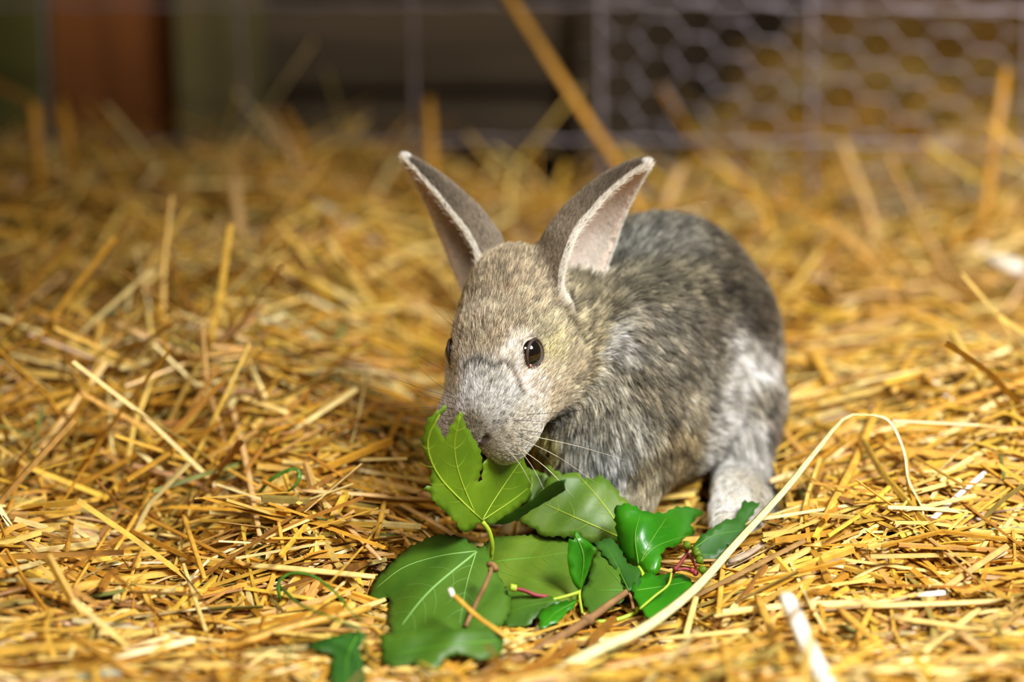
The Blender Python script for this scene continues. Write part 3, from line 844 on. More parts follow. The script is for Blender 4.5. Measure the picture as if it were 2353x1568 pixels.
def folded(root):
    o3 = [(1136, 1206), (1160, 1185), (1180, 1178), (1205, 1160), (1225, 1150), (1247, 1126), (1272, 1109), (1301, 1101), (1297, 1113), (1300, 1127), (1270, 1145), (1245, 1160), (1220, 1173), (1195, 1192), (1165, 1204)]
    V, F = blade(o3, Surf(1220, 1155, 1.288, -0.014, 0.02, 0, 0, 0, 0.0008, 2), 2.5, 11)
    o = mesh_obj('folded_lobe', V, F, M['leaf_deep'], root); md = o.modifiers.new('thickness', 'SOLIDIFY'); md.thickness = 0.00035; md.offset = 0
make_leaf('bright green lobed leaf held in the mouth of the rabbit', o1, s1, 'leaf_light', vv, 'vein_yellow', stalk=[(1109, 1200, 1.301), (1124, 1222, 1.303), (1131, 1255, 1.306), (1127, 1290, 1.312)], sw=11, extra=folded, jag=9)
# broad leaf with yellow veins under the chest
o2 = c5([(215, 60), (260, 65), (285, 95), (340, 125), (430, 105), (480, 150), (560, 150), (610, 120), (632, 150), (680, 190), (712, 222), (740, 270), (795, 312), (830, 345), (800, 430), (800, 560), (700, 600), (560, 605), (430, 560), (300, 556), (200, 552), (150, 510), (90, 470), (20, 450), (0, 420), (60, 380), (130, 310), (215, 200), (232, 150), (272, 130), (238, 100)])
v2_ = [c5([(760, 570), (560, 480), (400, 410), (220, 330)]), c5([(720, 460), (640, 350), (560, 250), (437, 112)])]
make_leaf('broad pale green leaf with yellow veins lying against the chest of the rabbit', o2, Surf(1310, 1170, 1.332, 0.0, -0.010, 0.006, 0.004, 0, 0.0016, 3), 'leaf_mid', [(v2_[0], 5), (v2_[1], 5)] + side_veins(v2_[0], 4, 42) + side_veins(v2_[1], 4, 36), 'vein_yellow', jag=9)
make_leaf('small shaded green leaf between the bitten leaf and the broad pale leaf', c5([(60, 80), (130, 88), (190, 110), (250, 145), (225, 195), (170, 300), (110, 330), (60, 250)]), Surf(1225, 1120, 1.350, 0, -0.01, 0, 0, 0, 0.001, 4), 'leaf_mid', [(c5([(100, 300), (130, 180), (110, 95)]), 3)], 'vein_yellow')
# dull green leaf in the middle of the heap
o5 = [(1090, 1262), (1113, 1252), (1130, 1236), (1180, 1232), (1246, 1231), (1322, 1226), (1365, 1240), (1400, 1248), (1380, 1290), (1360, 1320), (1345, 1360), (1320, 1385), (1270, 1392), (1230, 1400), (1170, 1420), (1110, 1400), (1090, 1330)]
v5 = [(1110, 1295), (1180, 1286), (1240, 1280), (1303, 1270)]
make_leaf('dull green crinkled leaf lying flat in the middle of the leaf heap', o5, Surf(1240, 1310, 1.307, 0.0, -0.036, 0.004, 0, 0, 0.0022, 5), 'leaf_mid', [(v5, 4), ([(1110, 1300), (1200, 1330), (1300, 1350)], 3)] + side_veins(v5, 5, 45), 'vein_green')
# big dark leaf with pale veins
o4 = c4([(1050, 790), (1020, 830), (980, 800), (930, 770), (880, 750), (800, 745), (720, 770), (640, 810), (570, 860), (510, 920), (460, 970), (430, 1020), (405, 1070), (380, 1150), (440, 1130), (480, 1112), (520, 1100), (505, 1180), (510, 1240), (540, 1310), (600, 1350), (700, 1350), (800, 1330), (900, 1330), (1000, 1310), (1080, 1300), (1150, 1250), (1195, 1180), (1195, 1100), (1140, 1000), (1095, 900), (1070, 850)])
v4 = [c4([(1005, 845), (800, 1010), (690, 1120), (590, 1250)]), c4([(1000, 850), (950, 1020), (910, 1240)]), c4([(1000, 840), (800, 868), (600, 930), (440, 1050)])]
make_leaf('large dark green leaf with pale silvery veins lying on the straw', o4, Surf(1000, 1350, 1.275, -0.006, -0.036, 0.006, 0, 0.004, 0.0022, 6), 'leaf_dark', [(v4[0], 9), (v4[1], 5), (v4[2], 5)] + side_veins(v4[0], 4, 62, wd=1.6) + side_veins(v4[1], 4, 50, wd=1.3), 'vein_pale', stalk=[(1097, 1270, 1.302), (1120, 1292, 1.296), (1128, 1315, 1.285)], sw=8)
# curled glossy leaf
o6 = c5([(700, 360), (770, 320), (830, 340), (900, 375), (980, 395), (1060, 385), (1110, 360), (1190, 340), (1290, 370), (1330, 395), (1270, 420), (1230, 470), (1262, 530), (1180, 580), (1130, 620), (1060, 640), (1022, 680), (1027, 740), (1010, 800), (960, 830), (910, 800), (870, 765), (800, 740), (740, 650), (715, 520)])
v6 = [c5([(870, 760), (845, 560), (880, 400)]), c5([(875, 750), (950, 600), (1060, 430)]), c5([(880, 740), (1000, 620), (1240, 540)])]
make_leaf('glossy vivid green cupped leaf with a curled edge at the right of the heap', o6, Surf(1490, 1250, 1.305, 0.006, -0.012, 0.028, 0.006, -0.012, 0.0025, 7), 'leaf_vivid', [(v6[0], 5), (v6[1], 5), (v6[2], 4)] + side_veins(v6[1], 4, 34), 'vein_green',
          stalk=[(1467, 1304, 1.303), (1479, 1328, 1.297), (1474, 1374, 1.286), (1461, 1407, 1.278), (1411, 1427, 1.272), (1362, 1430, 1.268)], sw=11)
# dark two-lobed leaf by the hind foot
o7 = c5([(1290, 560), (1380, 500), (1450, 450), (1540, 425), (1580, 350), (1610, 300), (1630, 315), (1720, 320), (1680, 370), (1640, 430), (1610, 470), (1632, 540), (1600, 580), (1550, 590), (1530, 630), (1480, 600), (1490, 650), (1440, 690), (1400, 720), (1350, 735), (1300, 720), (1240, 640)])
make_leaf('dark green pointed leaf beside the white hind foot of the rabbit', o7, Surf(1660, 1225, 1.332, 0.004, -0.022, 0.004, 0, 0, 0.0018, 8), 'leaf_deep', [(c5([(1262, 632), (1400, 545), (1600, 512)]), 3.5), (c5([(1270, 680), (1380, 680), (1470, 660)]), 2.5)], 'vein_green', jag=7)
# small leaves at the twig
make_leaf('small bright folded leaf standing upright on the twig', c5([(425, 505), (470, 560), (520, 590), (570, 640), (540, 720), (520, 800), (490, 870), (460, 935), (420, 890), (390, 820), (375, 720), (380, 620), (385, 570), (420, 580)]), Surf(1332, 1290, 1.284, -0.006, -0.004, -0.03, 0, 0, 0.0006, 9), 'leaf_vivid', [(c5([(430, 540), (488, 700), (460, 930)]), 4)], 'vein_green', jag=1.5, stalk=[(1332, 1356, 1.282), (1332, 1375, 1.278), (1338, 1410, 1.268)], sw=6)
make_leaf('green leaf spreading from the tip of the brown twig', c5([(600, 620), (650, 680), (720, 760), (770, 850), (800, 930), (770, 1000), (700, 1040), (620, 1090), (540, 1100), (480, 1010), (470, 940), (520, 860), (550, 740)]), Surf(1390, 1345, 1.288, 0, -0.03, 0.006, 0, 0, 0.0012, 10), 'leaf_dark', [(c5([(790, 930), (640, 760)]), 4), (c5([(790, 930), (560, 930)]), 4), (c5([(785, 935), (650, 1010)]), 3)], 'vein_green')
make_leaf('flat green leaf under the cupped leaf with a fine yellow stem', c5([(820, 900), (930, 800), (1000, 830), (1100, 810), (1200, 830), (1245, 880), (1230, 930), (1150, 1000), (1080, 1080), (1000, 1130), (950, 1130), (900, 1080), (850, 1000)]), Surf(1520, 1375, 1.276, 0, -0.034, 0, 0, 0, 0.0012, 11), 'leaf_vivid', [(c5([(850, 930), (1050, 900), (1200, 870)]), 4)], 'vein_green', stalk=[(1470, 1400, 1.264), (1505, 1370, 1.272), (1535, 1345, 1.276), (1543, 1318, 1.284)], sw=5)
make_leaf('small toothed green leaf hanging below the twig', c5([(175, 1085), (250, 1030), (340, 1010), (445, 1000), (430, 1035), (370, 1090), (320, 1140), (250, 1180), (182, 1200)]), Surf(1280, 1420, 1.258, 0, -0.03, 0, 0, 0, 0.0008, 12), 'leaf_vivid', [(c5([(430, 1010), (300, 1080), (195, 1180)]), 3)], 'vein_green', jag=7)
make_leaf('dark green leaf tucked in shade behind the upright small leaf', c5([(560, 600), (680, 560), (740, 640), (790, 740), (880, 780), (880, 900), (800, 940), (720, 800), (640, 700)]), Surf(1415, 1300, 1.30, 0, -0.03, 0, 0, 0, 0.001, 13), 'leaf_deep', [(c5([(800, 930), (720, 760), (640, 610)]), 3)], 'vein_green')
make_leaf('green leaf underneath the twig beside the small red stem', c5([(-60, 900), (80, 960), (240, 970), (330, 1010), (180, 1090), (100, 1180), (-60, 1190), (-140, 1060)]), Surf(1225, 1410, 1.266, -0.006, -0.022, 0, 0, 0, 0.001, 14), 'leaf_dark', [(c5([(300, 1000), (100, 1040), (-80, 1100)]), 3)], 'vein_green')
# loose leaves towards the camera
make_leaf('dark blue-green torn leaf lying by the green grass loop', c4([(60, 1372), (140, 1330), (230, 1310), (330, 1285), (390, 1300), (352, 1380), (372, 1460), (390, 1600), (200, 1600), (190, 1490), (212, 1410), (130, 1395)]), Surf(775, 1510, 1.19, 0.002, -0.03, 0.004, 0, 0, 0.001, 15), 'leaf_deep', [(c4([(340, 1310), (290, 1420), (280, 1580)]), 5)], 'vein_green')
make_leaf('drooping green leaf at the front edge of the leaf heap', c4([(470, 1310), (600, 1285), (800, 1290), (950, 1270), (1080, 1262), (1160, 1330), (1140, 1425), (1020, 1445), (900, 1405), (820, 1440), (780, 1510), (640, 1465), (560, 1485), (480, 1465)]), Surf(1010, 1480, 1.198, 0, -0.02, 0.004, 0, 0, 0.002, 16), 'leaf_dark', [(c4([(1120, 1340), (800, 1370), (520, 1420)]), 6)], 'vein_green')

LEAVES.append((np.array([(1622, 1080), (1795, 1080), (1795, 1200), (1622, 1200)], float), Surf(1700, 1150, 1.40, wav=0)))     # keep the hind foot clear of loose straw
# brown twig with a side shoot
tw = empty('twig', tuple(W(1250, 1480, 1.235))); tag(tw, 'brown woody twig lying across the front of the leaf heap', 'twig')
def tube(name, pts, r, m, parent, n=16, sides=8, r1=None):
    P = np.array([Wc(*q, 0.004) for q in smooth_path(np.array(pts, float), n)]); rr = np.linspace(r, r if r1 is None else r1, n)
    v, f = sweep(P, rr, rr, sides); return mesh_obj(name, v, f, M[m], parent)
tube('stem', [(1444, 1358, 1.284), (1400, 1390, 1.272), (1347, 1428, 1.258), (1270, 1475, 1.236), (1170, 1525, 1.21), (1060, 1575, 1.185)], 0.0017, 'twig_brown', tw, r1=0.0030)
TWIG = np.array([Wc(*q, 0.004) for q in smooth_path(np.array([(1444, 1358, 1.284), (1400, 1390, 1.272), (1347, 1428, 1.258), (1270, 1475, 1.236), (1170, 1525, 1.21), (1060, 1575, 1.185)]), 60)])
v, f = uv_sphere(W(1350, 1426, 1.2585), 0.0036, 12, 8, sc=(1.1, 0.9, 0.9)); mesh_obj('bud_node', v, f, M['twig_brown'], tw)
tube('side_shoot', [(1330, 1362, 1.279), (1290, 1374, 1.276), (1240, 1385, 1.274), (1190, 1384, 1.276)], 0.0010, 'stalk_green', tw)
tube('side_shoot', [(1444, 1360, 1.284), (1452, 1380, 1.279), (1455, 1400, 1.274)], 0.0009, 'twig_brown', tw)
sh = empty('dry_leaf_stalk', tuple(W(1075, 1395, 1.24))); tag(sh, 'thin brown dried leaf stalk standing before the big dark leaf', 'stalk')
tube('stem', [(1133, 1300, 1.262), (1115, 1345, 1.255), (1095, 1385, 1.253), (1070, 1440, 1.2435)], 0.0012, 'twig_brown', sh)
tube('cut_end', [(1122, 1298, 1.264), (1133, 1300, 1.262), (1140, 1312, 1.260)], 0.0018, 'twig_brown', sh, n=6)
be_ = empty('berry_stem', tuple(W(1560, 1320, 1.29))); tag(be_, 'dark red branched flower stem with tiny green buds beside the cupped leaf', 'stem')
tube('branch', [(1535, 1345, 1.286), (1548, 1315, 1.287), (1562, 1296, 1.289), (1578, 1272, 1.291), (1576, 1248, 1.292)], 0.0009, 'stem_red', be_)
tube('branch', [(1550, 1312, 1.287), (1575, 1308, 1.288), (1598, 1318, 1.288)], 0.0009, 'stem_red', be_)
tube('branch', [(1578, 1270, 1.291), (1590, 1285, 1.290), (1600, 1305, 1.289)], 0.0008, 'stem_red', be_)
for k, (a, b_, c_) in enumerate([(1552, 1308, 1.285), (1578, 1262, 1.29), (1598, 1318, 1.286), (1590, 1312, 1.286)]):
    v, f = uv_sphere(W(a, b_, c_), 0.0016, 10, 7); mesh_obj('knob', v, f, M['stem_red'], be_)
for (a, b_, c_, dx, dy) in [(1572, 1246, 1.288, 14, 16), (1590, 1262, 1.288, 18, 10), (1600, 1280, 1.287, 16, 16), (1608, 1300, 1.286, 14, 22), (1615, 1318, 1.285, 16, 14), (1600, 1262, 1.288, 4, 22)]:
    P = smooth_path([W(a, b_, c_), W(a+dx*.5, b_+dy*.5, c_-.003), W(a+dx, b_+dy, c_)], 7)
    v, f = sweep(P, np.array([.0004, .0016, .0022, .0022, .0018, .001, .0003]), 0.0006, 6, up=-FV); mesh_obj('green_bud', v, f, M['leaf_light'], be_)
rs = empty('red_leaf_stem', tuple(W(1190, 1350, 1.27))); tag(rs, 'short reddish stem with a pale cut end beside the dark leaf', 'stem')
tube('stem', [(1178, 1352, 1.272), (1205, 1358, 1.272), (1230, 1368, 1.272), (1258, 1372, 1.274)], 0.0012, 'stem_red', rs)
tube('cut_end', [(1172, 1350, 1.2715), (1180, 1352, 1.2718), (1186, 1353, 1.272)], 0.0021, 'vein_yellow', rs, n=5)

# ------------------------------------------------------------------ straw
PAL = np.array([lin(c) for c in [(222, 172, 74), (210, 152, 54), (234, 194, 106), (190, 132, 44), (218, 164, 92), (170, 112, 42), (240, 212, 148), (202, 156, 60), (186, 142, 84), (164, 140, 74), (142, 94, 42), (230, 184, 70)]])
PAL = PAL*np.array([0.90, 0.93, 0.79])
PW = np.array([16, 14, 13, 10, 8, 6, 9, 9, 6, 4, 4, 9.0]); PW /= PW.sum()
def over_leaf(P, margin=0.012):
    """points that would lie on top of one of the leaves (or on their rim)"""
    X, Y, D = project(P); hit = np.zeros(len(P), bool)
    for out, sf in LEAVES:
        x0, y0 = out.min(0)-10; x1, y1 = out.max(0)+10
        c = np.where((X > x0) & (X < x1) & (Y > y0) & (Y < y1) & ~hit)[0]
        if not len(c): continue
        ins = np.zeros(len(c), bool); j = len(out)-1
        for i in range(len(out)):
            xi, yi = out[i]; xj, yj = out[j]
            m = ((yi > Y[c]) != (yj > Y[c])) & (X[c] < (xj-xi)*(Y[c]-yi)/(yj-yi+1e-9)+xi)
            ins ^= m; j = i
        dl = np.array([sf.depth(a, b) for a, b in zip(X[c], Y[c])])
        hit[c] |= ins & (D[c] < dl+0.003) & (D[c] > dl-0.045)      # resting on it, not merely nearer the camera
    return hit
def straw_stuff():
    def region(n, x0f, y0, y1, seed):
        y = y0+(y1-y0)*rng.random(n); hw = 0.10+0.225*y
        x = (rng.random(n)*2-1)*hw
        return x, y
    xs, ys = [], []
    for n, y0, y1 in ((24000, 0.98, 1.45), (15000, 1.40, 2.02), (2600, 1.95, 2.75)):
        a, b = region(n, 0, y0, y1, 0); xs.append(a); ys.append(b)
    x = np.concatenate(xs); y = np.concatenate(ys)
    far_wall = (y > 1.98) & (x < 0.10+ (y-2.06)*0.29+0.03)
    x, y = x[~far_wall], y[~far_wall]; n = len(x)
    L = np.clip(np.exp(rng.normal(math.log(0.054), 0.55, n)), 0.010, 0.15)
    wd = np.clip(np.exp(rng.normal(math.log(0.00148), 0.42, n)), 0.0004, 0.0024)
    az = np.where(rng.random(n) < 0.45, rng.normal(0.25, 0.45, n), rng.uniform(0, math.pi, n))
    slope = 0.004
    gzx = (ground(x+slope, y)-ground(x-slope, y))/(2*slope); gzy = (ground(x, y+slope)-ground(x, y-slope))/(2*slope)
    mound = ((x < -0.07) & (y > 1.3) & (y < 1.62)).astype(float)
    loose = ((y > 1.6)).astype(float)
    tilt = rng.normal(0, 0.075+0.22*mound+0.12*loose, n)
    wild = rng.random(n) < (0.022+0.20*mound+0.08*loose); tilt = np.where(wild, rng.uniform(0.2, 1.0, n)*np.sign(rng.normal(size=n)), tilt)
    by_rabbit = (x > -0.17) & (x < 0.26) & (y > 1.05) & (y < 1.55); tilt = np.where(by_rabbit, np.clip(tilt, -0.10, 0.10), tilt)
    dx, dy = np.cos(az), np.sin(az)
    T = unit(np.stack([dx, dy, gzx*dx+gzy*dy+np.tan(tilt)], -1))
    z = ground(x, y) + rng.uniform(-0.016, 0.007, n) + np.abs(np.sin(tilt))*L*0.30
    C = np.stack([x, y, z], -1)
    B = rng.normal(0, 0.055, n)*L
    side = unit(np.cross(T, np.array([0, 0, 1.0]))); up = np.cross(side, T)
    roll = rng.uniform(-0.9, 0.9, n)
    s2 = side*np.cos(roll)[:, None]+up*np.sin(roll)[:, None]; u2 = np.cross(s2, T)
    rings = 4; t = np.linspace(-0.5, 0.5, rings)
    V = np.empty((n, rings, 3, 3), np.float32)
    for k in range(rings):
        c = C + T*(L*t[k])[:, None] + (side*(B*(4*t[k]**2-0.5))[:, None]) + up*(np.abs(B)*0.6*(0.5-4*t[k]**2))[:, None]
        V[:, k, 0] = c - s2*wd[:, None] ; V[:, k, 1] = c + s2*wd[:, None]; V[:, k, 2] = c + u2*(wd*0.75)[:, None]
    # leave out any straw that would run through the rabbit
    ok = np.ones(n, bool)
    for k in range(rings): ok &= body_dist(V[:, k].mean(1).astype(float)) > 0.002
    near_heap = np.abs(x-0.02) < 0.22
    q = np.where(ok & near_heap & (y < 1.45))[0]
    for t_ in np.linspace(0, 1, 9):
        a_ = t_*(rings-1); k0 = min(int(a_), rings-2); fr_ = a_-k0
        cpt = V[q, k0].mean(1)*(1-fr_)+V[q, k0+1].mean(1)*fr_
        bad = over_leaf(cpt.astype(float)); ok[q[bad]] = False
    bpy.context.view_layer.update()
    oV, oF, k_ = [], [], 0
    for ob in list(COL.objects):
        top = ob
        while top.parent: top = top.parent
        if ob.type == 'MESH' and top.name.split('.')[0] in ('leaf', 'twig', 'rabbit', 'wall_back', 'wall_side', 'field_fence', 'chicken_wire', 'berry_stem', 'red_leaf_stem', 'dry_leaf_stalk') and not ob.name.startswith('whisker'):
            m_ = np.array(ob.matrix_world); c_ = np.empty(len(ob.data.vertices)*3); ob.data.vertices.foreach_get('co', c_); c_ = c_.reshape(-1, 3)@m_[:3, :3].T+m_[:3, 3]
            oV += c_.tolist(); oF += [[q_+k_ for q_ in p_.vertices] for p_ in ob.data.polygons]; k_ += len(c_)
    ids = np.where(ok)[0]; Q = V[ids].reshape(-1, 3)
    fs = np.array([[k*3+q, k*3+(q+1) % 3, k*3+3+(q+1) % 3, k*3+3+q] for k in range(rings-1) for q in range(3)])
    allF = ((np.arange(len(ids))*rings*3)[:, None, None]+fs[None]).reshape(-1, 4)
    cut = {a_//9 for a_, _ in BVHTree.FromPolygons(Q.tolist(), allF.tolist()).overlap(BVHTree.FromPolygons(oV, oF))}
    ok[ids[list(cut)]] = False
    V = V[ok]; n = len(V)
    base_i = (np.arange(n)*rings*3)[:, None]
    F = []
    for k in range(rings-1):
        for q in range(3):
            a, b = k*3+q, k*3+(q+1) % 3
            F.append(np.concatenate([base_i+a, base_i+b, base_i+b+3, base_i+a+3], 1))
    ob = mesh_fast('straw_bedding', V.reshape(-1, 3), np.concatenate(F), M['straw'], smooth=False)
    c = PAL[rng.choice(len(PAL), n, p=PW)]*rng.uniform(0.75, 1.18, n)[:, None]
    white = (rng.random(n) < 0.03) & (L[ok] < 0.035); c[white] = lin((244, 226, 190)); green = rng.random(n) < 0.015; c[green] = lin((120, 124, 60))
    c = np.repeat(np.clip(c, 0, 0.95), rings*3, 0)
    col_attr(ob, c)
    tag(ob, 'thick bed of loose golden straw covering the pen floor', 'straw', kind='stuff')
straw_stuff()

# single stalks that stand out, each its own thing
SGROUP = 'loose straw stalks on top of the bedding'
nst = 0
def stalk(pts, wpx, color, label, kind='flat', name='straw_stalk', group=SGROUP, cat='straw', r_=random):
    """pts in metres; wpx is the width in photo pixels at that distance"""
    global nst
    P = np.asarray(pts, float); d = float(np.mean([project(p)[2] for p in P])); w = wpx*d/FPX*0.5
    n = 9; path = smooth_path(P, n)
    wv = np.full(n, w); hv = np.full(n, w*(0.9 if kind == 'round' else 0.38))
    wv[-1] *= 0.75; wv[0] *= 0.9
    v, f = sweep(path, wv, hv, 6, twist=r_.uniform(-0.5, 0.5), up=unit(np.array([0, -0.35, 1.0])))
    parts = [(v, f)]
    o = mesh_obj(name, v, f, M['straw'], None, origin=path.mean(0), smooth=True)
    c = np.repeat(np.clip(np.asarray(color)[None]*np.ones((n, 1)), 0, 0.95), 6, 0)
    c[:6] *= 1.05
    if kind == 'round' and len(P) >= 2:          # a node on the stalk
        k = 3; c[k*6:(k+1)*6] *= 0.75
        V_ = np.array(v).reshape(n, 6, 3); V_[k] = path[k]+(V_[k]-path[k])*1.35
        o.data.vertices.foreach_set('co', (V_.reshape(-1, 3)-path.mean(0)).astype(np.float32).ravel())
    col_attr(o, np.clip(c, 0, 0.95)); tag(o, label, cat, group); nst += 1
    return o
GOLD, PALE, DEEP, BROWN, WHITE, GREY, TAN = [lin(c) for c in ((222, 170, 66), (236, 204, 122), (196, 140, 48), (156, 108, 54), (250, 242, 224), (172, 150, 124), (218, 176, 112))]
CN = [(GOLD, 'golden'), (DEEP, 'amber'), (TAN, 'tan'), (PALE, 'pale'), (BROWN, 'brown'), (WHITE, 'white'), (GREY, 'grey')]
def describe(c, wpx, A, B, where):
    cn = [n_ for q, n_ in CN if np.allclose(q, c)][0]; D = np.abs(np.asarray(B)-np.asarray(A)); L = np.linalg.norm(D)
    way = 'along the fence line' if D[1] < 0.4*D[0] else 'towards the fence' if D[0] < 0.5*D[1] else 'slantwise'
    return '%s %s %s straw %s %s' % ('short' if L < 0.03 else 'long' if L > 0.08 else 'middling', 'broad' if wpx > 17 else 'thin' if wpx < 11 else 'stout', cn, way, where)
def gsd(px, wpx, color, where, off, kind='flat'):
    return gs(px, wpx, color, describe(color, wpx, G(*px[0], off), G(*px[-1], off), where), off, kind)
def gs(px, wpx, color, label, off=0.006, kind='flat', **k):      # lying on the bedding
    return stalk([G(a, b, off) for a, b in px], wpx, color, label, kind, **k)
def ws_(pd, wpx, color, label, kind='flat', **k):                # standing free, with depths
    return stalk([Wc(*q) for q in (smooth_path(np.array(pd, float), 5) if len(pd) > 2 else pd)], wpx, color, label, kind, **k)
gs([(55, 880), (330, 965), (700, 1078)], 13, DEEP, 'long bowed straw stalk lying along the crest of the left mound', 0.012, 'round')
for px, w_, c in [([(388, 1002), (592, 1117)], 13, GOLD), ([(238, 960), (272, 1138)], 14, GOLD), ([(332, 1049), (388, 1138)], 17, DEEP), ([(358, 1109), (264, 1266)], 11, GOLD), ([(528, 921), (560, 1040), (597, 1232)], 15, TAN), ([(711, 1194), (524, 1275)], 11, PALE), ([(213, 1130), (562, 1300)], 11, DEEP), ([(255, 1211), (170, 1351)], 8, GOLD), ([(0, 1275), (130, 1150)], 9, DEEP), ([(70, 1005), (105, 1155)], 11, GOLD), ([(120, 1010), (92, 1075)], 11, GOLD), ([(780, 1073), (874, 1015)], 13, TAN), ([(875, 995), (928, 1077)], 13, TAN), ([(860, 1258), (884, 1150)], 13, GOLD), ([(734, 1143), (875, 1288)], 14, TAN), ([(20, 1180), (60, 1030)], 13, DEEP), ([(300, 925), (520, 935)], 16, GOLD), ([(520, 900), (660, 950)], 18, PALE), ([(420, 1180), (470, 1330)], 12, GOLD), ([(280, 1380), (330, 1250)], 10, GOLD), ([(640, 1200), (655, 1290)], 10, GOLD), ([(180, 1110), (150, 1290)], 11, DEEP)]:
    gsd(px, w_, c, 'on the mound left of the rabbit', 0.014)
for px, w_, c, k in [([(45, 1395), (332, 1437)], 15, GOLD, 'round'), ([(77, 1565), (140, 1450)], 15, GOLD, 'flat'), ([(50, 1325), (470, 1360)], 17, GOLD, 'flat'), ([(145, 1540), (340, 1530)], 20, PALE, 'flat'), ([(680, 1453), (885, 1378)], 15, PALE, 'flat'), ([(60, 1345), (300, 1400)], 11, GOLD, 'flat'), ([(350, 1500), (620, 1470)], 12, GOLD, 'flat'), ([(300, 1450), (560, 1480)], 9, PALE, 'flat'), ([(440, 1520), (700, 1548)], 16, TAN, 'flat')]:
    gsd(px, w_, c, 'on flat bedding left of the leaves', 0.008, k)
ws_([(421, 1296, 1.29), (446, 1372, 1.283), (473, 1450, 1.262)], 10, PALE, 'short pale cut straw standing upright among the flat yellow stalks')
gs([(560, 1298), (700, 1310), (862, 1326)], 21, PALE, 'broad bright yellow straw ribbon pointing at the big dark leaf', 0.012)
gs([(525, 1488), (680, 1440), (850, 1398)], 19, GOLD, 'long shiny yellow straw stalk reaching towards the big dark leaf', 0.012, 'round')
gs([(-20, 1270), (50, 1340), (165, 1384)], 20, GOLD, 'thick straw stalk with a swollen joint at the foot of the left mound', 0.012, 'round')
gs([(695, 1128), (840, 1137), (1005, 1152)], 13, TAN, 'straight tan straw stalk running behind the bitten leaf', 0.016)
lean = stalk([W(1035, 1360, 1.235), W(1100, 1420, 1.222), W(1160, 1460, 1.208), Wc(1215, 1497, 1.3, 0.002)], 13, GOLD, 'yellow straw stalk with a white cut end leaning over the big dark leaf')
pc = smooth_path([W(1034, 1354, 1.236), W(1042, 1372, 1.233)], 4); wc_ = 15*1.235/FPX*0.5
v, f = sweep(pc, wc_, wc_*0.6, 6); ce = mesh_obj('cut_end', v, f, M['straw'], lean); ce['label'] = 'white cut end'
col_attr(ce, np.tile(WHITE, (len(v), 1)))
def stub(xb, yb, xt, yt, *a, **k):
    q = G(xb, yb, 0.0); d = float((q-CAMP)@FV); return stalk([q, W(xt, yt, d)], *a, **k)
stub(984, 1235, 990, 1190, 8, WHITE, 'tiny pale straw stub standing behind the big dark leaf', group='pale stubs')
stub(1003, 1235, 1005, 1188, 9, WHITE, 'tiny pale straw stub standing behind the big dark leaf', group='pale stubs')
ws_([(905, 1150, 1.37), (985, 1195, 1.345), (1060, 1240, 1.33)], 13, TAN, 'bent tan straw running under the bitten leaf')
stalk([G(1130, 1205, 0.006), G(1180, 1212, 0.007), G(1245, 1230, 0.006)], 13, GREY, 'grey dried stalk between the bitten leaf and the dull leaf')
for px, w_, c, k in [([(1677, 1311), (1830, 1306), (1975, 1304)], 11, PALE, 'round'), ([(1770, 1241), (2060, 1150), (2390, 1030)], 13, GOLD, 'round'), ([(2026, 1330), (2200, 1210), (2390, 1070)], 11, GOLD, 'flat'), ([(1753, 1181), (1907, 1198)], 13, GOLD, 'flat'), ([(1930, 1350), (2200, 1240)], 12, GOLD, 'flat'), ([(1740, 1290), (1860, 1280)], 9, PALE, 'flat'), ([(2060, 1260), (2353, 1130)], 9, PALE, 'flat'), ([(1800, 990), (2100, 930), (2353, 880)], 14, GOLD, 'flat'), ([(1990, 1080), (2300, 1050)], 9, TAN, 'flat'), ([(1960, 1200), (2040, 1290)], 9, GREY, 'flat'), ([(2120, 1210), (2190, 1275)], 9, TAN, 'flat'), ([(2290, 1240), (2353, 1150)], 13, PALE, 'flat'), ([(2000, 1265), (2090, 1220)], 14, TAN, 'flat'), ([(1990, 1240), (2030, 1270)], 12, PALE, 'flat'), ([(1900, 1300), (1945, 1260)], 14, TAN, 'flat'), ([(2240, 960), (2353, 860)], 16, GOLD, 'flat'), ([(1850, 890), (2050, 850)], 16, TAN, 'flat')]:
    gsd(px, w_, c, 'on bright bedding beside the hind foot', 0.008, k)
ws_([(2020, 925, 1.52), (1965, 1060, 1.47), (1898, 1185, 1.40)], 20, GOLD, 'broad golden straw ribbon slanting down inside the grass arch')
gs([(2277, 1075), (2200, 1140), (2128, 1207)], 14, WHITE, 'shiny white straw splinter lying on the right slope', 0.010)
gs([(2107, 1368), (2172, 1363)], 16, WHITE, 'short white straw bit lying on yellow straw at the right', 0.012)
gs([(2130, 858), (2160, 895), (2198, 930)], 13, WHITE, 'white straw splinter standing out on the far right mound', 0.010)
ws_([(1806, 1368, 1.195), (1850, 1470, 1.155), (1902, 1580, 1.105)], 44, WHITE, 'very wide white straw blade sticking up in the right foreground')
gs([(2180, 1190), (2240, 1192), (2300, 1198)], 14, GREY, 'flat grey straw piece on the right slope', 0.008)
ws_([(1672, 1292, 1.315), (1715, 1275, 1.318), (1757, 1246, 1.32)], 18, GREY, 'curled grey brown husk by the pointed dark leaf')
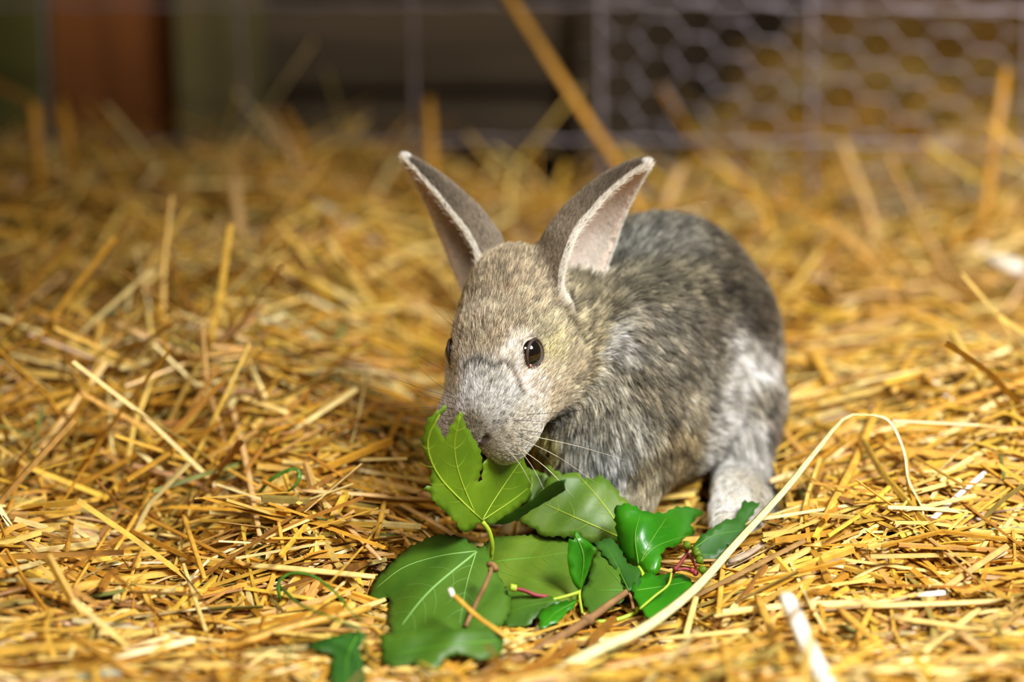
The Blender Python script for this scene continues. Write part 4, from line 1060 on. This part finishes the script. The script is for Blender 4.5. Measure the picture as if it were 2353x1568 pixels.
for px, w_, c in [([(1983, 1394), (2353, 1381)], 17, PALE), ([(1900, 1535), (2353, 1550)], 26, PALE), ([(1200, 1562), (1292, 1470)], 18, GOLD), ([(1576, 1460), (1610, 1330)], 16, PALE), ([(1650, 1420), (1662, 1290)], 14, GOLD), ([(1690, 1390), (1660, 1440)], 20, PALE), ([(1740, 1370), (1800, 1520)], 20, GOLD), ([(1930, 1400), (2090, 1550)], 22, GOLD), ([(1500, 1470), (1720, 1450)], 15, PALE), ([(1350, 1545), (1650, 1480)], 17, TAN), ([(2050, 1420), (2353, 1460)], 20, PALE), ([(2200, 1450), (2340, 1560)], 24, TAN), ([(1600, 1530), (1800, 1480)], 20, PALE), ([(1960, 1490), (2000, 1400)], 16, GOLD), ([(2120, 1500), (2250, 1400)], 18, PALE), ([(1450, 1520), (1560, 1568)], 20, PALE)]:
    gsd(px, w_, c, 'around the wide white blade', 0.012)
# straws leaning on or standing by the fence
def fs_(pd, wpx, color, label):
    """rooted: moved back as far as the fence allows, then run on down into the bedding"""
    pd = np.array(pd, float); b = pd[-1]; room = 9.0
    for q in pd: room = min(room, float((on_fence(q[0], q[1], -0.012)-CAMP)@FV) - q[2])
    want = float((G(b[0], b[1], 0.0)-CAMP)@FV) - b[2]
    pd[:, 2] += np.clip(want, 0, max(room, 0)) if want > 0 else want
    P = [W(*q) for q in pd]; t = unit(P[-1]-P[-2]); t = unit(t+np.array([0, 0, -0.35]))
    for k_ in range(60):
        e = P[-1]+t*0.002*k_
        if e[2] < ground(e[0], e[1])-0.004: break
    if k_ > 1: P.append(e)
    return stalk(P, wpx, color, label)
fs_([(1150, -40, 1.90), (1250, 120, 1.88), (1360, 290, 1.86), (1440, 415, 1.83)], 24, DEEP, 'long straw leaning diagonally against the fence wires')
fs_([(2312, 160, 1.84), (2285, 340, 1.82), (2255, 560, 1.78)], 22, DEEP, 'tall straw standing upright before the netting at the right')
fs_([(610, 255, 1.86), (655, 330, 1.84), (700, 410, 1.82)], 26, TAN, 'pale hollow straw end poking up before the fence')
fs_([(650, 250, 1.88), (690, 320, 1.86), (705, 400, 1.84)], 20, DEEP, 'bent brown straw curving up behind the pale hollow straw')
fs_([(680, 380, 1.80), (800, 480, 1.76), (935, 585, 1.70)], 36, GOLD, 'thick golden straw stem sloping down from the fence')
fs_([(985, 225, 1.90), (990, 320, 1.88), (998, 430, 1.85)], 20, DEEP, 'short straw standing beside a fence wire behind the ear')
fs_([(78, 240, 1.86), (90, 380, 1.84), (112, 520, 1.80)], 26, DEEP, 'tall brown straw standing in the corner by the green board')
fs_([(140, 230, 1.9), (160, 340, 1.87), (165, 470, 1.84)], 22, DEEP, 'tall thin straw standing before the rust brown board')
fs_([(535, 395, 1.82), (545, 480, 1.80), (556, 600, 1.77)], 26, TAN, 'upright straw stub standing before the olive post')
fs_([(1640, 380, 1.82), (1720, 430, 1.80), (1765, 500, 1.78), (1772, 600, 1.76)], 22, GOLD, 'arched straw bending down behind the back of the rabbit')
fs_([(1935, 325, 1.86), (1965, 400, 1.84), (1998, 490, 1.80)], 17, TAN, 'thin pale straw leaning before the netting')
gs([(1215, 440), (1280, 448), (1345, 465)], 24, TAN, 'thick tan straw lying behind the head between the ears')
fs_([(1570, 380, 1.84), (1545, 430, 1.82), (1525, 500, 1.80)], 26, TAN, 'short tan straw standing behind the near ear')
gs([(1900, 524), (2000, 519), (2080, 539)], 26, PALE, 'pale straw lying along the foot of the netting')
fs_([(160, 440, 1.80), (300, 560, 1.72), (380, 600, 1.68)], 26, TAN, 'blurred tan straw sloping down in front of the rust brown board')
gs([(2240, 560), (2300, 600), (2353, 620)], 40, WHITE, 'white husk lying at the foot of the fence on the right', 0.012)
rk = random.Random(11)
ARCH_PTS = [(1246, 1565, 1.16), (1380, 1490, 1.19), (1477, 1446, 1.215), (1593, 1357, 1.262), (1690, 1250, 1.30), (1800, 1130, 1.33), (1880, 1030, 1.345), (1945, 958, 1.35), (2010, 955, 1.35)]
ARCH = np.array([Wc(*q, 0.011) for q in smooth_path(np.array(ARCH_PTS, float), 120)])
for k in range(60):
    px = rk.choice([rk.uniform(0, 1000), rk.uniform(1780, 2353)]); py = rk.uniform(430, 860)
    an = rk.gauss(0.15, 0.45); L_ = rk.uniform(90, 260)
    a = (px-L_/2*math.cos(an), py-L_/2*math.sin(an)*0.6); b = (px+L_/2*math.cos(an), py+L_/2*math.sin(an)*0.6)
    A_, B_ = G(*a, 0.012), G(*b, 0.012)
    if np.linalg.norm(A_-B_) > 0.22: continue
    mid = (A_+B_)/2+np.array([0, 0, rk.uniform(0, .008)])
    if np.min(body_dist(np.array([A_, mid, B_]))) < 0.006: continue
    if max(A_[1]-fence_y(a[0]), B_[1]-fence_y(b[0])) > -0.012: continue
    cn = rk.choice([0, 1, 2, 0, 3]); wp = rk.uniform(12, 22)
    stalk([A_, mid, B_], wp, CN[cn][0], describe(CN[cn][0], wp*1.1, A_, B_, 'near the fence behind the left mound' if px < 1200 else 'on the far slope behind the rabbit'), r_=rk)
tries = 0
while nst < 296 and tries < 900:
    tries += 1
    px, py = rk.uniform(-20, 2373), rk.uniform(1080, 1568)
    if 820 < px < 1780 and py < 1480: continue
    an = rk.gauss(-0.15 if px > 1200 else 0.1, 0.42); L_ = rk.uniform(60, 260)
    A_ = G(px-L_/2*math.cos(an), py-L_/2*math.sin(an)*0.7, 0.007); B_ = G(px+L_/2*math.cos(an), py+L_/2*math.sin(an)*0.7, 0.007)
    if np.linalg.norm(A_-B_) > 0.12: continue
    mid = (A_+B_)/2+np.array([0, 0, rk.uniform(0, .004)])
    seg = np.array([A_*(1-t)+B_*t for t in np.linspace(0, 1, 24)])
    if over_leaf(seg).any() or over_leaf(seg+np.array([0, 0, 0.003])).any() or near(seg, TWIG).min() < 0.006 or near(seg, ARCH).min() < 0.006: continue
    cn = rk.choice([0, 1, 2, 0, 3, 3, 4]); wp = rk.uniform(7, 16)
    where = ('on bedding right of the grass arch' if px > 2090 else 'on bedding under the grass arch' if px > 1500 else 'on bedding beside the torn leaf' if px < 700 and py > 1420 else 'below the left mound' if px < 1000 else 'in front of the twig')
    stalk([A_, mid, B_], wp, CN[cn][0], describe(CN[cn][0], wp*1.2, A_, B_, where), r_=rk)

# grass blades
GR, DRY = lin((74, 122, 36)), lin((228, 218, 156))
def blade_of_grass(pd, wpx, c, label, gap=0.013):
    P = np.array([Wc(*q, 0.006+(gap-0.006)*math.sin(math.pi*k_/21)**0.7) for k_, q in enumerate(smooth_path(np.array(pd, float), 22))]); d = np.mean([q[2] for q in pd]); w = wpx*d/FPX*.5
    ww = np.interp(np.linspace(0, 1, 22), [0, .1, .7, 1], [1.5 if wpx > 20 else .7, 1.3 if wpx > 20 else 1, .9, .25])*w
    v, f = sweep(P, ww, ww*0.22+0.00008, 6, twist=0.9, up=unit(np.array([0, -0.8, 0.6]))); o = mesh_obj('grass_blade', v, f, M['straw'], None, origin=P.mean(0))
    col_attr(o, np.tile(c, (len(v), 1))); tag(o, label, 'grass', 'grass blades among the straw')
blade_of_grass(ARCH_PTS, 21, DRY, 'long pale dry grass blade rising from the foreground into an arch')
blade_of_grass([(2000, 953, 1.352), (2045, 970, 1.35), (2078, 1040, 1.345), (2088, 1105, 1.34), (2118, 1165, 1.335), (2122, 1205, 1.332), (2115, 1255, 1.335)], 9, DRY*0.8, 'thin dry grass tip bending down from the arch to the straw')
blade_of_grass([(645, 1385, 1.275), (640, 1340, 1.285), (670, 1318, 1.288), (720, 1325, 1.287), (770, 1362, 1.272), (810, 1410, 1.25), (850, 1440, 1.235)], 9, GR, 'green grass blade looping beside the big dark leaf', 0.024)
blade_of_grass([(640, 1345, 1.284), (690, 1390, 1.27), (760, 1420, 1.255), (830, 1455, 1.235), (850, 1540, 1.20)], 8, GR*0.9, 'thin green grass blade trailing down to the torn leaf', 0.024)
blade_of_grass([(590, 1140, 1.37), (620, 1105, 1.375), (665, 1080, 1.38), (688, 1085, 1.378), (680, 1115, 1.37), (640, 1145, 1.36)], 11, GR, 'curled green grass blade on the left mound', 0.024)
blade_of_grass([(665, 1560, 1.19), (662, 1500, 1.205), (690, 1450, 1.22)], 6, GR*0.6, 'fine dark green grass stem before the torn leaf', 0.024)
blade_of_grass([(412, 1310, 1.29), (445, 1350, 1.285), (480, 1400, 1.272), (495, 1445, 1.26)], 5, lin((92, 62, 36)), 'dark brown hair-thin grass stem beside the upright pale straw', 0.024)
print('STALKS', nst)
